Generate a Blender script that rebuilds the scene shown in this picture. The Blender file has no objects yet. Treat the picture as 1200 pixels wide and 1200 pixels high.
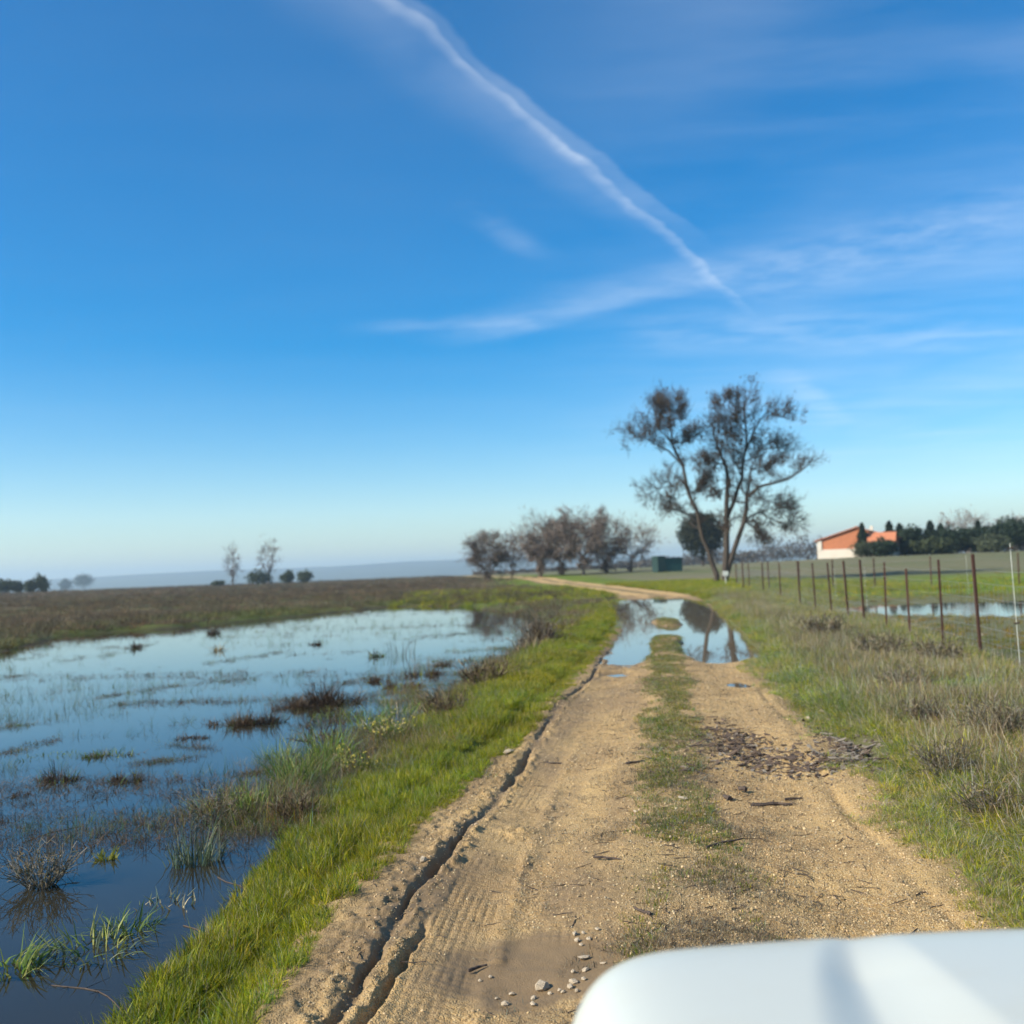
import bpy, math, random
import numpy as np
from mathutils import Vector, Matrix, Euler

random.seed(7)
rng = np.random.default_rng(11)
scene = bpy.context.scene
COL = scene.collection

# ------------------------------------------------------------------ camera
CAM_H = 1.8
PITCH = math.atan(68 / 1200)
ROLL = math.radians(-2.0)
cam_data = bpy.data.cameras.new("camera")
cam_data.sensor_width = 36
cam_data.lens = 36.0
cam_data.clip_start = 0.05
cam_data.clip_end = 30000
cam_data.dof.use_dof = True
cam_data.dof.focus_distance = 5.6
cam_data.dof.aperture_fstop = 2.0
cam = bpy.data.objects.new("camera", cam_data)
COL.objects.link(cam)
cam.matrix_world = (Matrix.Translation((0, 0, CAM_H)) @ Matrix.Rotation(math.pi / 2 + PITCH, 4, 'X')
                    @ Matrix.Rotation(ROLL, 4, 'Z'))
scene.camera = cam

# ------------------------------------------------------------------ sun, sky, exposure
SUN_EL = math.radians(33)
SUN_AZ = math.atan2(-0.88, -0.34)          # direction towards the sun, measured from +Y towards +X
SUN_DIR = Vector((math.sin(SUN_AZ) * math.cos(SUN_EL), math.cos(SUN_AZ) * math.cos(SUN_EL), math.sin(SUN_EL)))
sun_data = bpy.data.lights.new("sun", 'SUN')
sun_data.energy = 5.0
sun_data.angle = math.radians(0.53)
sun_data.color = (1.0, 0.93, 0.82)
sun = bpy.data.objects.new("sun", sun_data)
COL.objects.link(sun)
sun.rotation_euler = (-SUN_DIR).to_track_quat('-Z', 'Y').to_euler()

scene.view_settings.view_transform = 'Standard'
scene.view_settings.look = 'None'
scene.view_settings.exposure = 0.78
scene.view_settings.gamma = 1.0
scene.view_settings.use_curve_mapping = False
scene.cycles.volume_bounces = 0
scene.cycles.max_bounces = 5
scene.cycles.diffuse_bounces = 2
scene.cycles.glossy_bounces = 3
scene.cycles.transmission_bounces = 3
scene.cycles.use_adaptive_sampling = True
scene.cycles.adaptive_threshold = 0.025
scene.cycles.transparent_max_bounces = 12

# pixel of the 1200 px photograph -> world (used to survey where things stand)
_cx = np.array([1, 0, 0.0]); _cy = np.array([0, -math.sin(PITCH), math.cos(PITCH)])
_cz = np.array([0, -math.cos(PITCH), -math.sin(PITCH)])
_c, _s = math.cos(ROLL), math.sin(ROLL)
_AX, _AY = _c * _cx + _s * _cy, -_s * _cx + _c * _cy
def ray(px, py):
    return (px - 600) / 1200 * _AX - (py - 600) / 1200 * _AY - _cz
def at(px, py, z=0.0):
    d = ray(px, py); t = (z - CAM_H) / d[2]
    return d * t + np.array([0, 0, CAM_H])
def far(px, py, D):
    d = ray(px, py)
    return d * (D / d[1]) + np.array([0, 0, CAM_H])

# ------------------------------------------------------------------ node helpers
class NT:
    def __init__(s, tree): s.t = tree; s.n = tree.nodes; s.l = tree.links
    def add(s, typ, ins=None, **props):
        nd = s.n.new(typ)
        for k, v in props.items(): setattr(nd, k, v)
        if ins:
            for k, v in ins.items():
                sock = nd.inputs[k]
                if isinstance(v, bpy.types.NodeSocket): s.l.new(v, sock)
                else: sock.default_value = v
        return nd
    def m(s, op, a, b=None, c=None, clamp=False):
        nd = s.n.new('ShaderNodeMath'); nd.operation = op; nd.use_clamp = clamp
        for i, v in enumerate((a, b, c)):
            if v is None: continue
            if isinstance(v, bpy.types.NodeSocket): s.l.new(v, nd.inputs[i])
            else: nd.inputs[i].default_value = v
        return nd.outputs[0]
    def mix(s, f, a, b, typ='MIX'):
        nd = s.n.new('ShaderNodeMix'); nd.data_type = 'RGBA'; nd.blend_type = typ
        for i, v in ((0, f), (6, a), (7, b)):
            if isinstance(v, bpy.types.NodeSocket): s.l.new(v, nd.inputs[i])
            elif i == 0: nd.inputs[0].default_value = v
            else: nd.inputs[i].default_value = (*v, 1)
        return nd.outputs[2]
    def step(s, x, a, b):
        nd = s.n.new('ShaderNodeMapRange'); nd.interpolation_type = 'SMOOTHSTEP'
        s.l.new(x, nd.inputs[0])
        nd.inputs[1].default_value = a; nd.inputs[2].default_value = b
        return nd.outputs[0]
    def noise(s, vec, scale, detail=4, rough=0.55, out=0):
        nd = s.add('ShaderNodeTexNoise', {'Scale': scale, 'Detail': detail, 'Roughness': rough})
        if vec is not None: s.l.new(vec, nd.inputs['Vector'])
        return nd.outputs[out]

def new_mat(name):
    m = bpy.data.materials.new(name); m.use_nodes = True
    nt = NT(m.node_tree); nt.n.clear()
    out = nt.add('ShaderNodeOutputMaterial')
    return m, nt, out

def simple_mat(name, col, rough=0.8, var=0.25, scale=6.0, bump=0.0, spec=0.3, metal=0.0, bscale=40.0):
    m, nt, out = new_mat(name)
    tc = nt.add('ShaderNodeTexCoord').outputs['Object']
    n = nt.noise(tc, scale, 5)
    f = nt.m('MULTIPLY_ADD', n, 2 * var, 1 - var)
    c = nt.mix(1.0, col, nt.add('ShaderNodeCombineColor', {0: f, 1: f, 2: f}).outputs[0], 'MULTIPLY')
    b = nt.add('ShaderNodeBsdfPrincipled', {'Base Color': c, 'Roughness': rough, 'Metallic': metal, 'Specular IOR Level': spec})
    if bump:
        bp = nt.add('ShaderNodeBump', {'Strength': bump, 'Distance': 0.02, 'Height': nt.noise(tc, bscale, 5)})
        nt.l.new(bp.outputs[0], b.inputs['Normal'])
    nt.l.new(b.outputs[0], out.inputs[0])
    return m

# ------------------------------------------------------------------ world: Nishita sky with thin cirrus and an old contrail
world = bpy.data.worlds.new("World"); scene.world = world; world.use_nodes = True
W = NT(world.node_tree); W.n.clear()
wout = W.add('ShaderNodeOutputWorld')
sky = W.add('ShaderNodeTexSky', sky_type='NISHITA', sun_disc=False, sun_elevation=SUN_EL, sun_rotation=SUN_AZ,
            altitude=600, air_density=1.0, dust_density=0.35, ozone_density=2.2)
gen = W.add('ShaderNodeTexCoord').outputs['Generated']
sep = W.add('ShaderNodeSeparateXYZ', {0: gen})
zc = W.m('MAXIMUM', sep.outputs[2], 0.03)
flat = W.add('ShaderNodeCombineXYZ', {0: W.m('DIVIDE', sep.outputs[0], zc), 1: W.m('DIVIDE', sep.outputs[1], zc)}).outputs[0]
def plane(px, py):
    d = ray(px, py); return d[0] / d[2], d[1] / d[2]
warp = W.add('ShaderNodeVectorMath', {0: W.noise(flat, 3.2, 3, 0.55, 1), 1: (0.5, 0.5, 0.5)}, operation='SUBTRACT').outputs[0]
warp = W.add('ShaderNodeVectorMath', {0: warp, 'Scale': 0.10}, operation='SCALE').outputs[0]
flatw = W.add('ShaderNodeVectorMath', {0: flat, 1: warp}, operation='ADD').outputs[0]
SHARED = (W.noise(flatw, 8.0, 3, 0.6), W.noise(flatw, 3.0, 3, 0.6))
def stroke(A, B, wneg, wpos, k, n0=0.35, n1=0.7, nscale=9.0, fa=0.15, fb=0.15):
    ax, ay = plane(*A); bx, by = plane(*B)
    L = math.hypot(bx - ax, by - ay); th = math.atan2(by - ay, bx - ax)
    v = W.add('ShaderNodeVectorMath', {0: flatw, 1: (ax, ay, 0)}, operation='SUBTRACT').outputs[0]
    v = W.add('ShaderNodeVectorRotate', {'Vector': v, 'Angle': -th}, rotation_type='Z_AXIS').outputs[0]
    sp = W.add('ShaderNodeSeparateXYZ', {0: v})
    u = W.m('DIVIDE', sp.outputs[0], L)
    ends = W.m('MULTIPLY', W.step(u, -fa, fa), W.m('SUBTRACT', 1.0, W.step(u, 1 - fb, 1 + fb)))
    prof = W.m('MULTIPLY', W.step(sp.outputs[1], -wneg, 0.0), W.m('SUBTRACT', 1.0, W.step(sp.outputs[1], 0.0, wpos)))
    nz = W.step(SHARED[0] if nscale > 6 else SHARED[1], n0, n1)
    return W.m('MULTIPLY', W.m('MULTIPLY', ends, prof), W.m('MULTIPLY', nz, k))
SKY_STROKES = [
    stroke((380, -60), (690, 190), 0.012, 0.035, 0.17, 0.0, 0.8, 9, 0.02, 0.04),
    stroke((660, 165), (870, 352), 0.018, 0.05, 0.19, 0.0, 0.8, 8, 0.1, 0.22),
    stroke((395, -60), (800, 260), 0.02, 0.24, 0.15, 0.0, 0.85, 5, 0.05, 0.25),
    stroke((560, 395), (850, 318), 0.40, 0.2, 0.20, 0.05, 0.8, 4, 0.25, 0.06),
    stroke((430, 385), (600, 375), 0.20, 0.16, 0.10, 0.2, 0.8, 3, 0.3, 0.3),
    stroke((545, 245), (625, 295), 0.10, 0.10, 0.10, 0.2, 0.7, 5, 0.3, 0.3),
    stroke((830, 335), (1220, 240), 0.45, 0.6, 0.13, 0.25, 0.8, 9, 0.05, 0.3),
    stroke((760, 385), (1230, 395), 0.5, 0.7, 0.16, 0.25, 0.8, 3, 0.2, 0.3),
    stroke((880, 470), (1230, 540), 0.5, 0.9, 0.12, 0.25, 0.8, 3, 0.3, 0.3),
    stroke((925, 440), (985, 490), 0.12, 0.2, 0.15, 0.1, 0.6, 3, 0.3, 0.3),
]
mask = SKY_STROKES[0]
for s_ in SKY_STROKES[1:]: mask = W.m('ADD', mask, s_)
cir = W.add('ShaderNodeMapping', {'Vector': flatw, 'Scale': (0.75, 0.35, 1), 'Rotation': (0, 0, -0.5), 'Location': (3.1, 1.7, 0)}).outputs[0]
c1 = W.step(W.noise(cir, 0.7, 4, 0.5), 0.3, 0.85)
c2 = W.step(W.noise(W.add('ShaderNodeMapping', {'Vector': flatw, 'Scale': (0.5, 1.6, 1), 'Rotation': (0, 0, 0.5), 'Location': (0.4, 0.2, 0)}).outputs[0], 1.2, 5, 0.58), 0.35, 0.85)
band = W.step(W.m('DIVIDE', sep.outputs[0], W.m('MAXIMUM', sep.outputs[1], 0.2)), -0.05, 0.35)   # the veil lies to the east
veil = W.m('MULTIPLY', W.m('ADD', W.m('MULTIPLY', c1, 0.5), W.m('MULTIPLY', c2, 0.35)), W.m('MULTIPLY_ADD', band, 0.40, 0.04))
mask = W.m('ADD', mask, veil)
mask = W.m('MINIMUM', W.m('MULTIPLY', mask, W.step(sep.outputs[2], 0.02, 0.16)), 0.95)
hs = W.add('ShaderNodeHueSaturation', {'Hue': 0.5, 'Saturation': 1.65, 'Value': 1.0, 'Color': sky.outputs[0]}).outputs[0]
skyc = W.mix(mask, hs, (6.6, 7.1, 7.6))
bg = W.add('ShaderNodeBackground', {'Color': skyc, 'Strength': 0.098})
W.l.new(bg.outputs[0], wout.inputs[0])

# ------------------------------------------------------------------ object helpers
def tag(o, label=None, category=None, group=None, kind=None):
    if label: o['label'] = label
    if category: o['category'] = category
    if group: o['group'] = group
    if kind: o['kind'] = kind
    return o
def empty(name, loc, rz=0.0, **k):
    o = bpy.data.objects.new(name, None); COL.objects.link(o)
    o.location = loc; o.rotation_euler = (0, 0, rz); o.empty_display_size = 0.2
    return tag(o, **k)
def mesh_np(name, V, F, smooth=False, col=None, attrs=None):
    """V (n,3); F list of index arrays, each (m,3) or (m,4)"""
    me = bpy.data.meshes.new(name)
    V = np.asarray(V, np.float32)
    if not isinstance(F, (list, tuple)): F = [F]
    F = [np.asarray(f, np.int32) for f in F if len(f)]
    me.vertices.add(len(V)); me.vertices.foreach_set('co', V.ravel())
    loops = np.concatenate([f.ravel() for f in F]); tot = np.concatenate([np.full(len(f), f.shape[1], np.int32) for f in F])
    start = np.concatenate([[0], np.cumsum(tot)[:-1]]).astype(np.int32)
    me.loops.add(len(loops)); me.loops.foreach_set('vertex_index', loops)
    me.polygons.add(len(tot)); me.polygons.foreach_set('loop_start', start); me.polygons.foreach_set('loop_total', tot)
    me.polygons.foreach_set('use_smooth', np.full(len(tot), smooth, bool))
    me.update(calc_edges=True)
    if col is not None:
        a = me.color_attributes.new('col', 'FLOAT_COLOR', 'POINT')
        c = np.ones((len(V), 4), np.float32); c[:, :3] = col
        a.data.foreach_set('color', c.ravel())
    for k, v in (attrs or {}).items():
        a = me.attributes.new(k, 'FLOAT', 'POINT'); a.data.foreach_set('value', np.asarray(v, np.float32))
    return me
def obj(name, me, mat=None, parent=None, loc=None, **k):
    o = bpy.data.objects.new(name, me); COL.objects.link(o)
    if mat is not None and len(me.materials) == 0: me.materials.append(mat)
    if parent is not None: o.parent = parent
    if loc is not None: o.location = loc
    return tag(o, **k)

# ------------------------------------------------------------------ numpy noise
_tab = rng.random((256, 256))
def vnoise(x, y):
    xi = np.floor(x).astype(int); yi = np.floor(y).astype(int)
    fx = x - xi; fy = y - yi
    fx = fx * fx * (3 - 2 * fx); fy = fy * fy * (3 - 2 * fy)
    a = _tab[xi & 255, yi & 255]; b = _tab[(xi + 1) & 255, yi & 255]
    c = _tab[xi & 255, (yi + 1) & 255]; d = _tab[(xi + 1) & 255, (yi + 1) & 255]
    return (a + (b - a) * fx) * (1 - fy) + (c + (d - c) * fx) * fy
def fbm(x, y, sc, oct=4, g=0.5, off=0.0):
    t = 0; a = 1.0; n = 0
    for i in range(oct):
        t = t + a * (vnoise(x * sc + off + 17.3 * i, y * sc + off * 1.7 + 9.1 * i) - 0.5); n += a; a *= g; sc *= 2.03
    return t / n * 2
def ss(a, b, x):
    t = np.clip((x - a) / (b - a), 0, 1); return t * t * (3 - 2 * t)

# ------------------------------------------------------------------ layout: track, flood, ponds
TRK_Y = np.array([-30, -6, 0, 5, 8, 14, 20, 28, 35, 45, 52, 60, 70, 85, 110, 181, 300, 420.0])
TRK_C = np.array([-1.5, 0.15, 0.32, 0.62, 1.02, 1.95, 2.95, 4.2, 5.25, 6.7, 7.7, 8.4, 8.3, 7.0, 5.2, -0.4, -12, -26.0])
_fy = np.linspace(-30, 420, 4000); _fc = np.interp(_fy, TRK_Y, TRK_C)
_k = np.ones(61) / 61; _fcs = np.convolve(np.pad(_fc, 30, mode='edge'), _k, mode='valid')
def track_c(y): return np.interp(y, _fy, _fcs)
def half_w(y): return 1.5 + 0.35 * ss(30, 50, y) - 0.1 * ss(60, 80, y)

WZ = -0.15
FLOOD_PX = [(30, 1330), (165, 1200), (325, 1020), (395, 935), (478, 862), (560, 795), (612, 762), (642, 738), (628, 722),
            (545, 711), (460, 711), (335, 724), (200, 737), (75, 745), (0, 764)]
FLOOD = [tuple(at(*p, WZ)[:2]) for p in FLOOD_PX] + [(-30, 25), (-40, 12), (-36, -6), (-14, -12), (-3.0, -6)]
PUD_Z = -0.088
PUDDLE = [tuple(at(*p, PUD_Z)[:2]) for p in [(706, 772), (722, 738), (716, 714), (706, 702), (745, 699), (800, 701), (822, 704), (842, 718),
          (868, 740), (897, 768), (872, 777), (835, 777), (790, 768), (742, 776)]]
PUDDLE_SHEET = [(0.7, 14.0), (1.6, 21), (2.4, 26), (3.6, 40), (5.0, 53), (6.5, 56), (9.5, 56), (9.6, 48), (8.5, 38), (6.9, 28), (5.2, 19.5), (3.4, 18), (2.6, 14.0)]
POND_Z = -0.10
POND = [(10.6, 37.5), (11.6, 33.4), (14.5, 31.0), (18, 28.6), (26, 26), (38, 28), (36, 36), (24, 39.5), (18, 41.5), (12.6, 41)]
def sdpoly(x, y, poly):
    """signed distance, positive inside"""
    P = np.array(poly); n = len(P)
    d = np.full(x.shape, 1e9); inside = np.zeros(x.shape, bool)
    for i in range(n):
        a = P[i]; b = P[(i + 1) % n]
        ex, ey = b - a; wx = x - a[0]; wy = y - a[1]
        t = np.clip((wx * ex + wy * ey) / (ex * ex + ey * ey), 0, 1)
        d = np.minimum(d, (wx - ex * t) ** 2 + (wy - ey * t) ** 2)
        c1 = (a[1] <= y) & (b[1] > y) | (b[1] <= y) & (a[1] > y)
        with np.errstate(divide='ignore', invalid='ignore'):
            xi = a[0] + (y - a[1]) / (b[1] - a[1] + 1e-12) * (b[0] - a[0])
        inside ^= c1 & (x < xi)
    d = np.sqrt(d); return np.where(inside, d, -d)
def fence_x(y): return 5.5 + 0.144 * y

def land(x, y):
    """terrain height without the fine relief of the track"""
    r = np.hypot(x, y)
    a = x / np.maximum(y, 1)
    amt = np.interp(a, [-0.5, -0.15, -0.02, 0.05, 0.22, 0.32, 0.6], [0.0, 0.05, 0.5, 0.85, 1.25, 1.95, 2.1])
    z = amt * ss(60, 175, y) * (y > 0)
    z = z - 14 * ss(380, 650, r) * ss(0.16, 0.0, a)
    z = z + 0.05 * fbm(x, y, 0.35, 4) * ss(1, 6, r) + 0.14 * fbm(x, y, 0.06, 3) * ss(20, 80, r)
    # flood basin on the left
    sd = sdpoly(x, y, FLOOD) + 0.10 * fbm(x, y, 2.3, 3) * ss(2, 8, r) + 0.5 * fbm(x, y, 0.7, 3) * ss(14, 30, r)
    near = np.abs(sd) < 30
    bank = np.where(sd < 0, WZ + (z - WZ) * ss(0, 0.75, -sd), WZ - 0.30 * ss(0, 1.3, sd))
    z = np.where(near | (sd > 0), np.where(sd > -3, bank, z), z)
    # shallows with grass rows
    # pond beyond the fence
    sp = sdpoly(x, y, POND) + 0.5 * fbm(x, y, 0.6, 3)
    z = np.where(sp > -2, np.where(sp < 0, POND_Z + (z - POND_Z) * ss(0, 2, -sp), POND_Z - 0.15 * ss(0, 1, sp)), z)
    # verge on the right of the track rises a little
    u = x - track_c(y); hw = half_w(y)
    z = z + 0.10 * ss(hw, hw + 1.6, u) * (1 - ss(hw + 2.5, hw + 5, u)) * (1 - ss(50, 65, y)) * (y > -20)
    return z

def lext(y):
    """extra bare strip left of the furrow near the viewer"""
    return 0.26 * (1 - ss(7.5, 13, y))
def rext(y): return 0.24 * (1 - ss(8, 13, y))
def edge_u(u, y): return np.where(u < 0, -u - lext(y), u - rext(y))
def puddle_sd(x, y):
    return sdpoly(x, y, PUDDLE) + 0.22 * fbm(x, y, 1.6, 3)
def strip_mask(u, y):
    c0 = 0.13 - 0.22 * ss(10, 24, y)
    w = 0.34 + 0.06 * np.sin(y * 1.3) + 0.05 * np.sin(y * 3.1 + 1)
    return 1 - ss(w * 0.5, w * 1.3, np.abs(u - c0))

def furrow_u(y):
    """the deep wheel furrow that runs along the left edge of the track"""
    return -1.36 + 0.05 * np.sin(y * 0.8 + 0.6) + 0.012 * np.sin(y * 4.1) + 0.05 * ss(7, 12, y)

def track_z(x, y, base):
    u = x - track_c(y); hw = half_w(y)
    z = base.copy()
    prof = -0.055 * np.exp(-((u + 0.85) / 0.42) ** 2) - 0.05 * np.exp(-((u - 1.0) / 0.45) ** 2) + 0.02 * strip_mask(u, y)
    z += prof
    z += 0.022 * fbm(x, y, 1.1, 3) + 0.012 * fbm(x, y, 4.5, 3) * 1.0
    g = fbm(x, y, 14, 3, 0.6); g2 = fbm(x, y, 38, 2, 0.6)
    # smooth muddy hollow
    mx, my = at(615, 1122)[:2]
    hol = 1 - ss(0.55, 1.15, np.hypot((x - mx) / 0.43, (y - my) / 0.50) + 0.25 * fbm(x, y, 3, 3))
    # tyre track with tread
    uc = -1.08 + 0.02 * np.sin(y * 0.5)
    tw = 1 - ss(0.13, 0.18, np.abs(u - uc) + 0.03 * fbm(x, y, 2.5, 2))
    tw2 = 1 - ss(0.13, 0.17, np.abs(u + 0.52 - 0.04 * np.sin(y * 0.5 + 1)))
    fade = ss(0.15, 0.85, 0.66 + 0.8 * fbm(x * 0.3, y, 0.45, 3, off=5) + 0.15 * fbm(x, y, 6, 2)) * (1 - 0.8 * ss(7.5, 10.5, y)) * (1 - ss(14, 20, y))
    tread = -0.010 - 0.013 * np.clip(0.6 + 0.9 * fbm(x, y, 4.5, 2, off=2), 0, 1.2) * ss(0.45, 0.95, np.sin((u - uc + 0.01 * fbm(x, y, 1.5, 2)) / 0.048 * 2 * math.pi)) + 0.005 * np.sin(y / 0.06 * 2 * math.pi + u * 25) * (1 - ss(7, 10, y))
    z += tread * tw * fade + (tread * 0.5 + 0.004) * tw2 * (1 - hol) * ss(0.4, 0.7, 0.5 + 0.9 * fbm(x, y, 0.8, 2, off=31)) * (1 - ss(13, 18, y))
    rough = (1 - 0.85 * hol) * (1 - 0.75 * tw * fade) * (0.8 + 0.2 * ss(-0.5, 0.1, u))
    z += (0.007 * g + 0.006 * g2) * rough
    z -= 0.018 * hol
    # clods thrown up beside the tyre track
    cl = np.exp(-((u - uc - 0.24) / 0.05) ** 2) * (0.5 + 0.5 * fbm(x, y, 3, 2)) * (1 - ss(9, 13, y))
    z += 0.03 * cl * (0.6 + 1.2 * np.clip(g, 0, 1))
    # deep furrow
    fu = furrow_u(y); wob = 0.018 * fbm(x, y, 1.6, 3) + 0.020 * fbm(x, y, 11, 2); du = u - fu + wob
    brk = fbm(x * 0 + 3, y, 0.75, 3, off=1.3)
    f1 = ss(-0.30, 0.10, brk) * (1 - 0.45 * ss(8, 12, y)) * (0.75 + 0.6 * fbm(x, y, 3.1, 2, off=7))
    wid = np.maximum(0.026 + 0.022 * fbm(x * 0 + 8, y, 2.1, 3), 0.012)
    z -= 0.070 * f1 * np.exp(-(np.abs(du) / wid) ** 3) * (1 - ss(36, 42, y))
    z += 0.026 * np.exp(-((du - 0.085) / 0.032) ** 2) * np.clip(0.35 + 1.9 * g, 0, 2.4) * (0.4 + 0.6 * f1)
    z += 0.022 * np.exp(-((du + 0.10) / 0.07) ** 2) * np.clip(0.4 + 1.4 * g, 0, 2)
    # second furrow that joins from the right close to the viewer
    z -= 0.05 * np.exp(-(np.abs(du - 0.12 - 0.04 * (y - 4.4)) / (0.6 * wid + 0.008)) ** 3) * ss(3.2, 3.6, y) * (1 - ss(4.9, 5.8, y))
    # scuffed clods on the strip between furrow and grass
    z += 0.016 * ss(-0.14, -0.24, du) * (1 - ss(-0.5, -0.7, du) * 0) * np.clip(g + 0.6 * g2, -0.4, 1.2) * (y < 16)
    # right wheel edge furrow
    z -= 0.03 * np.exp(-((u - 1.42 + 0.05 * np.sin(y)) / 0.05) ** 2) * ss(0.2, 0.6, 0.5 + fbm(x, y, 0.7, 2, off=3))
    # clod patch in mid track
    kx, ky = at(608, 968)[:2]
    z += 0.03 * np.clip(1 - np.hypot((x - kx) / 0.16, (y - ky) / 0.35), 0, 1) * (0.4 + 1.5 * g)
    # puddle hollow
    sd = puddle_sd(x, y)
    stripu = strip_mask(u, y)
    isl = at(780, 727)[:2]
    island = 1 - ss(0.5, 1.0, np.hypot((x - isl[0]) / 0.55, (y - isl[1]) / 2.6))
    low = ss(-0.5, 0.5, sd) * (1 - stripu * (1 - ss(25, 28.5, y))) * (1 - island)
    z = z * (1 - 0.75 * low) - 0.145 * low
    z += 0.035 * island
    # small wet pools short of the puddle in the left wheel path and one in the right
    wetrun = ss(15.2, 18.5, y) * (1 - ss(21, 22.5, y)) * np.exp(-((u + 0.95) / 0.40) ** 2)
    z -= wetrun * (0.042 + 0.07 * fbm(x, y, 2.6, 3))
    for (qx, qy, a, b) in ((*at(872, 800)[:2], 0.22, 0.5),):
        q = np.hypot((x - qx) / a, (y - qy) / b) + 0.5 * fbm(x, y, 2.5, 2)
        z -= 0.05 * (1 - ss(0.3, 1.05, q))
    return z, hol, low, stripu, island

# ------------------------------------------------------------------ ground sheet (log-polar so that it is fine near by and reaches the horizon)
th = np.radians(np.concatenate([np.linspace(-180, -52, 34)[:-1], np.linspace(-52, 46, 430), np.linspace(46, 180, 34)[1:]]))
rr = [0.15]
while rr[-1] < 9000: rr.append(rr[-1] * (1.05 if rr[-1] < 2.4 or rr[-1] > 900 else 1.0155))
rr = np.array(rr)
RR, TH = np.meshgrid(rr, th, indexing='ij')
GX = RR * np.sin(TH); GY = RR * np.cos(TH)
GZ = land(GX, GY)
gu = GX - track_c(GY)
on_track = 1 - ss(half_w(GY) + 0.0, half_w(GY) + 0.55, edge_u(gu, GY))
on_track *= (GY > -12) * (1 - ss(390, 410, GY))
GZ = GZ - np.where(GY < 75, 0.24, 0.10) * on_track
isd = puddle_sd(GX, GY)
GZ = np.where((isd > -1.0) & (np.abs(GZ) < 1), GZ - (0.18 + np.maximum(GZ, 0)) * ss(-0.15, 0.25, isd), GZ)

def ground_colour(x, y):
    u = x - track_c(y); hw = half_w(y); r = np.hypot(x, y)
    n1 = fbm(x, y, 0.25, 4); n2 = fbm(x, y, 1.3, 4, off=9); n3 = fbm(x, y, 0.045, 4, off=3)
    A = lambda *c: np.array(c)[None, :]
    M = lambda a, b, f: a + (b - a) * f[:, None]
    brown = M(A(.055, .036, .021), A(.105, .074, .041), np.clip(0.5 + n1, 0, 1))
    brown = M(brown, A(.16, .125, .08), np.clip(n3 * 1.5, 0, 1))
    brown = M(brown, A(.085, .10, .030), ss(0.15, 0.5, n3 + 0.4 * n1))
    green = M(A(.05, .075, .015), A(.11, .13, .03), np.clip(0.5 + n2, 0, 1))
    straw = M(A(.13, .11, .06), A(.08, .085, .03), np.clip(0.5 + n2 * 1.3, 0, 1))
    olive = M(A(.16, .145, .085), A(.115, .125, .055), np.clip(0.5 + n3 + 0.5 * n1, 0, 1))
    bright = M(A(.09, .14, .02), A(.17, .20, .03), np.clip(0.5 + n1, 0, 1))
    sdw = sdpoly(x, y, FLOOD)
    c = brown
    c = M(c, M(green, brown, np.clip(0.6 + n1, 0, 1)), ss(-9, -1, sdw) * (r > 20))
    c = M(c, green, ss(-hw - 5 - 3 * n1, -hw - 1.5, u) * (0.45 + 0.55 * (1 - ss(20, 28, y))))                    # verge on the left
    c = M(c, straw, ss(hw, hw + 0.8, u))
    fx = fence_x(y)
    n_f = n1
    far_f = ss(-1.0, 0.5, x - fx) * (y < 80) + (y >= 80) * ss(hw + 2, hw + 5, u)
    c = M(c, M(green, olive, np.clip(.72 + n1, 0, 1)), far_f)
    c = M(c, bright, far_f * ss(43, 50, y + 3 * n1) * (1 - ss(66, 78, y + 3 * n1)))
    c = M(c, olive, far_f * ss(68, 84, y + 4 * n1))
    c = M(c, bright, ss(hw, hw + 1, u) * ss(52, 58, y) * (1 - ss(76, 90, y)))
    # grass along the far part of the track
    c = M(c, bright * 0.9, ss(66, 80, y) * (1 - ss(4, 9, np.abs(u))) * (1 - ss(200, 260, y)))
    mud = A(.055, .045, .032)
    c = M(c, np.repeat(mud, len(x), 0), ss(-0.35, 0.15, sdw))
    wood = M(A(.05, .06, .035), A(.11, .10, .06), np.clip(.5 + fbm(x, y, 0.004, 4), 0, 1))
    c = M(c, wood, ss(600, 900, r))
    return np.clip(c, 0.005, 0.9)

NR, NC = RR.shape
idx = np.arange(NR * NC).reshape(NR, NC)
gf = np.stack([idx[:-1, :-1], idx[:-1, 1:], idx[1:, 1:], idx[1:, :-1]], -1).reshape(-1, 4)[:, ::-1]
gm, nt, out = new_mat("ground_soil")
tc = nt.add('ShaderNodeTexCoord').outputs['Object']
colr = nt.add('ShaderNodeVertexColor', layer_name='col').outputs[0]
n_a = nt.noise(tc, 2.5, 6, 0.65); n_b = nt.noise(tc, 22, 5, 0.7)
f = nt.m('MULTIPLY_ADD', n_a, 0.9, 0.55); f = nt.m('MULTIPLY', f, nt.m('MULTIPLY_ADD', n_b, 0.9, 0.55))
c = nt.mix(1.0, colr, nt.add('ShaderNodeCombineColor', {0: f, 1: f, 2: f}).outputs[0], 'MULTIPLY')
bp = nt.add('ShaderNodeBump', {'Strength': 0.8, 'Distance': 0.05, 'Height': nt.m('ADD', n_a, nt.m('MULTIPLY', n_b, 0.5))})
b = nt.add('ShaderNodeBsdfPrincipled', {'Base Color': c, 'Roughness': 0.95, 'Specular IOR Level': 0.1, 'Normal': bp.outputs[0]})
nt.l.new(b.outputs[0], out.inputs[0])
gme = mesh_np("ground", np.stack([GX, GY, GZ], -1).reshape(-1, 3), gf, True, ground_colour(GX.ravel(), GY.ravel()))
ground = obj("ground", gme, gm, kind='structure', label='muddy meadow ground with green verges and brown far field', category='ground')

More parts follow.
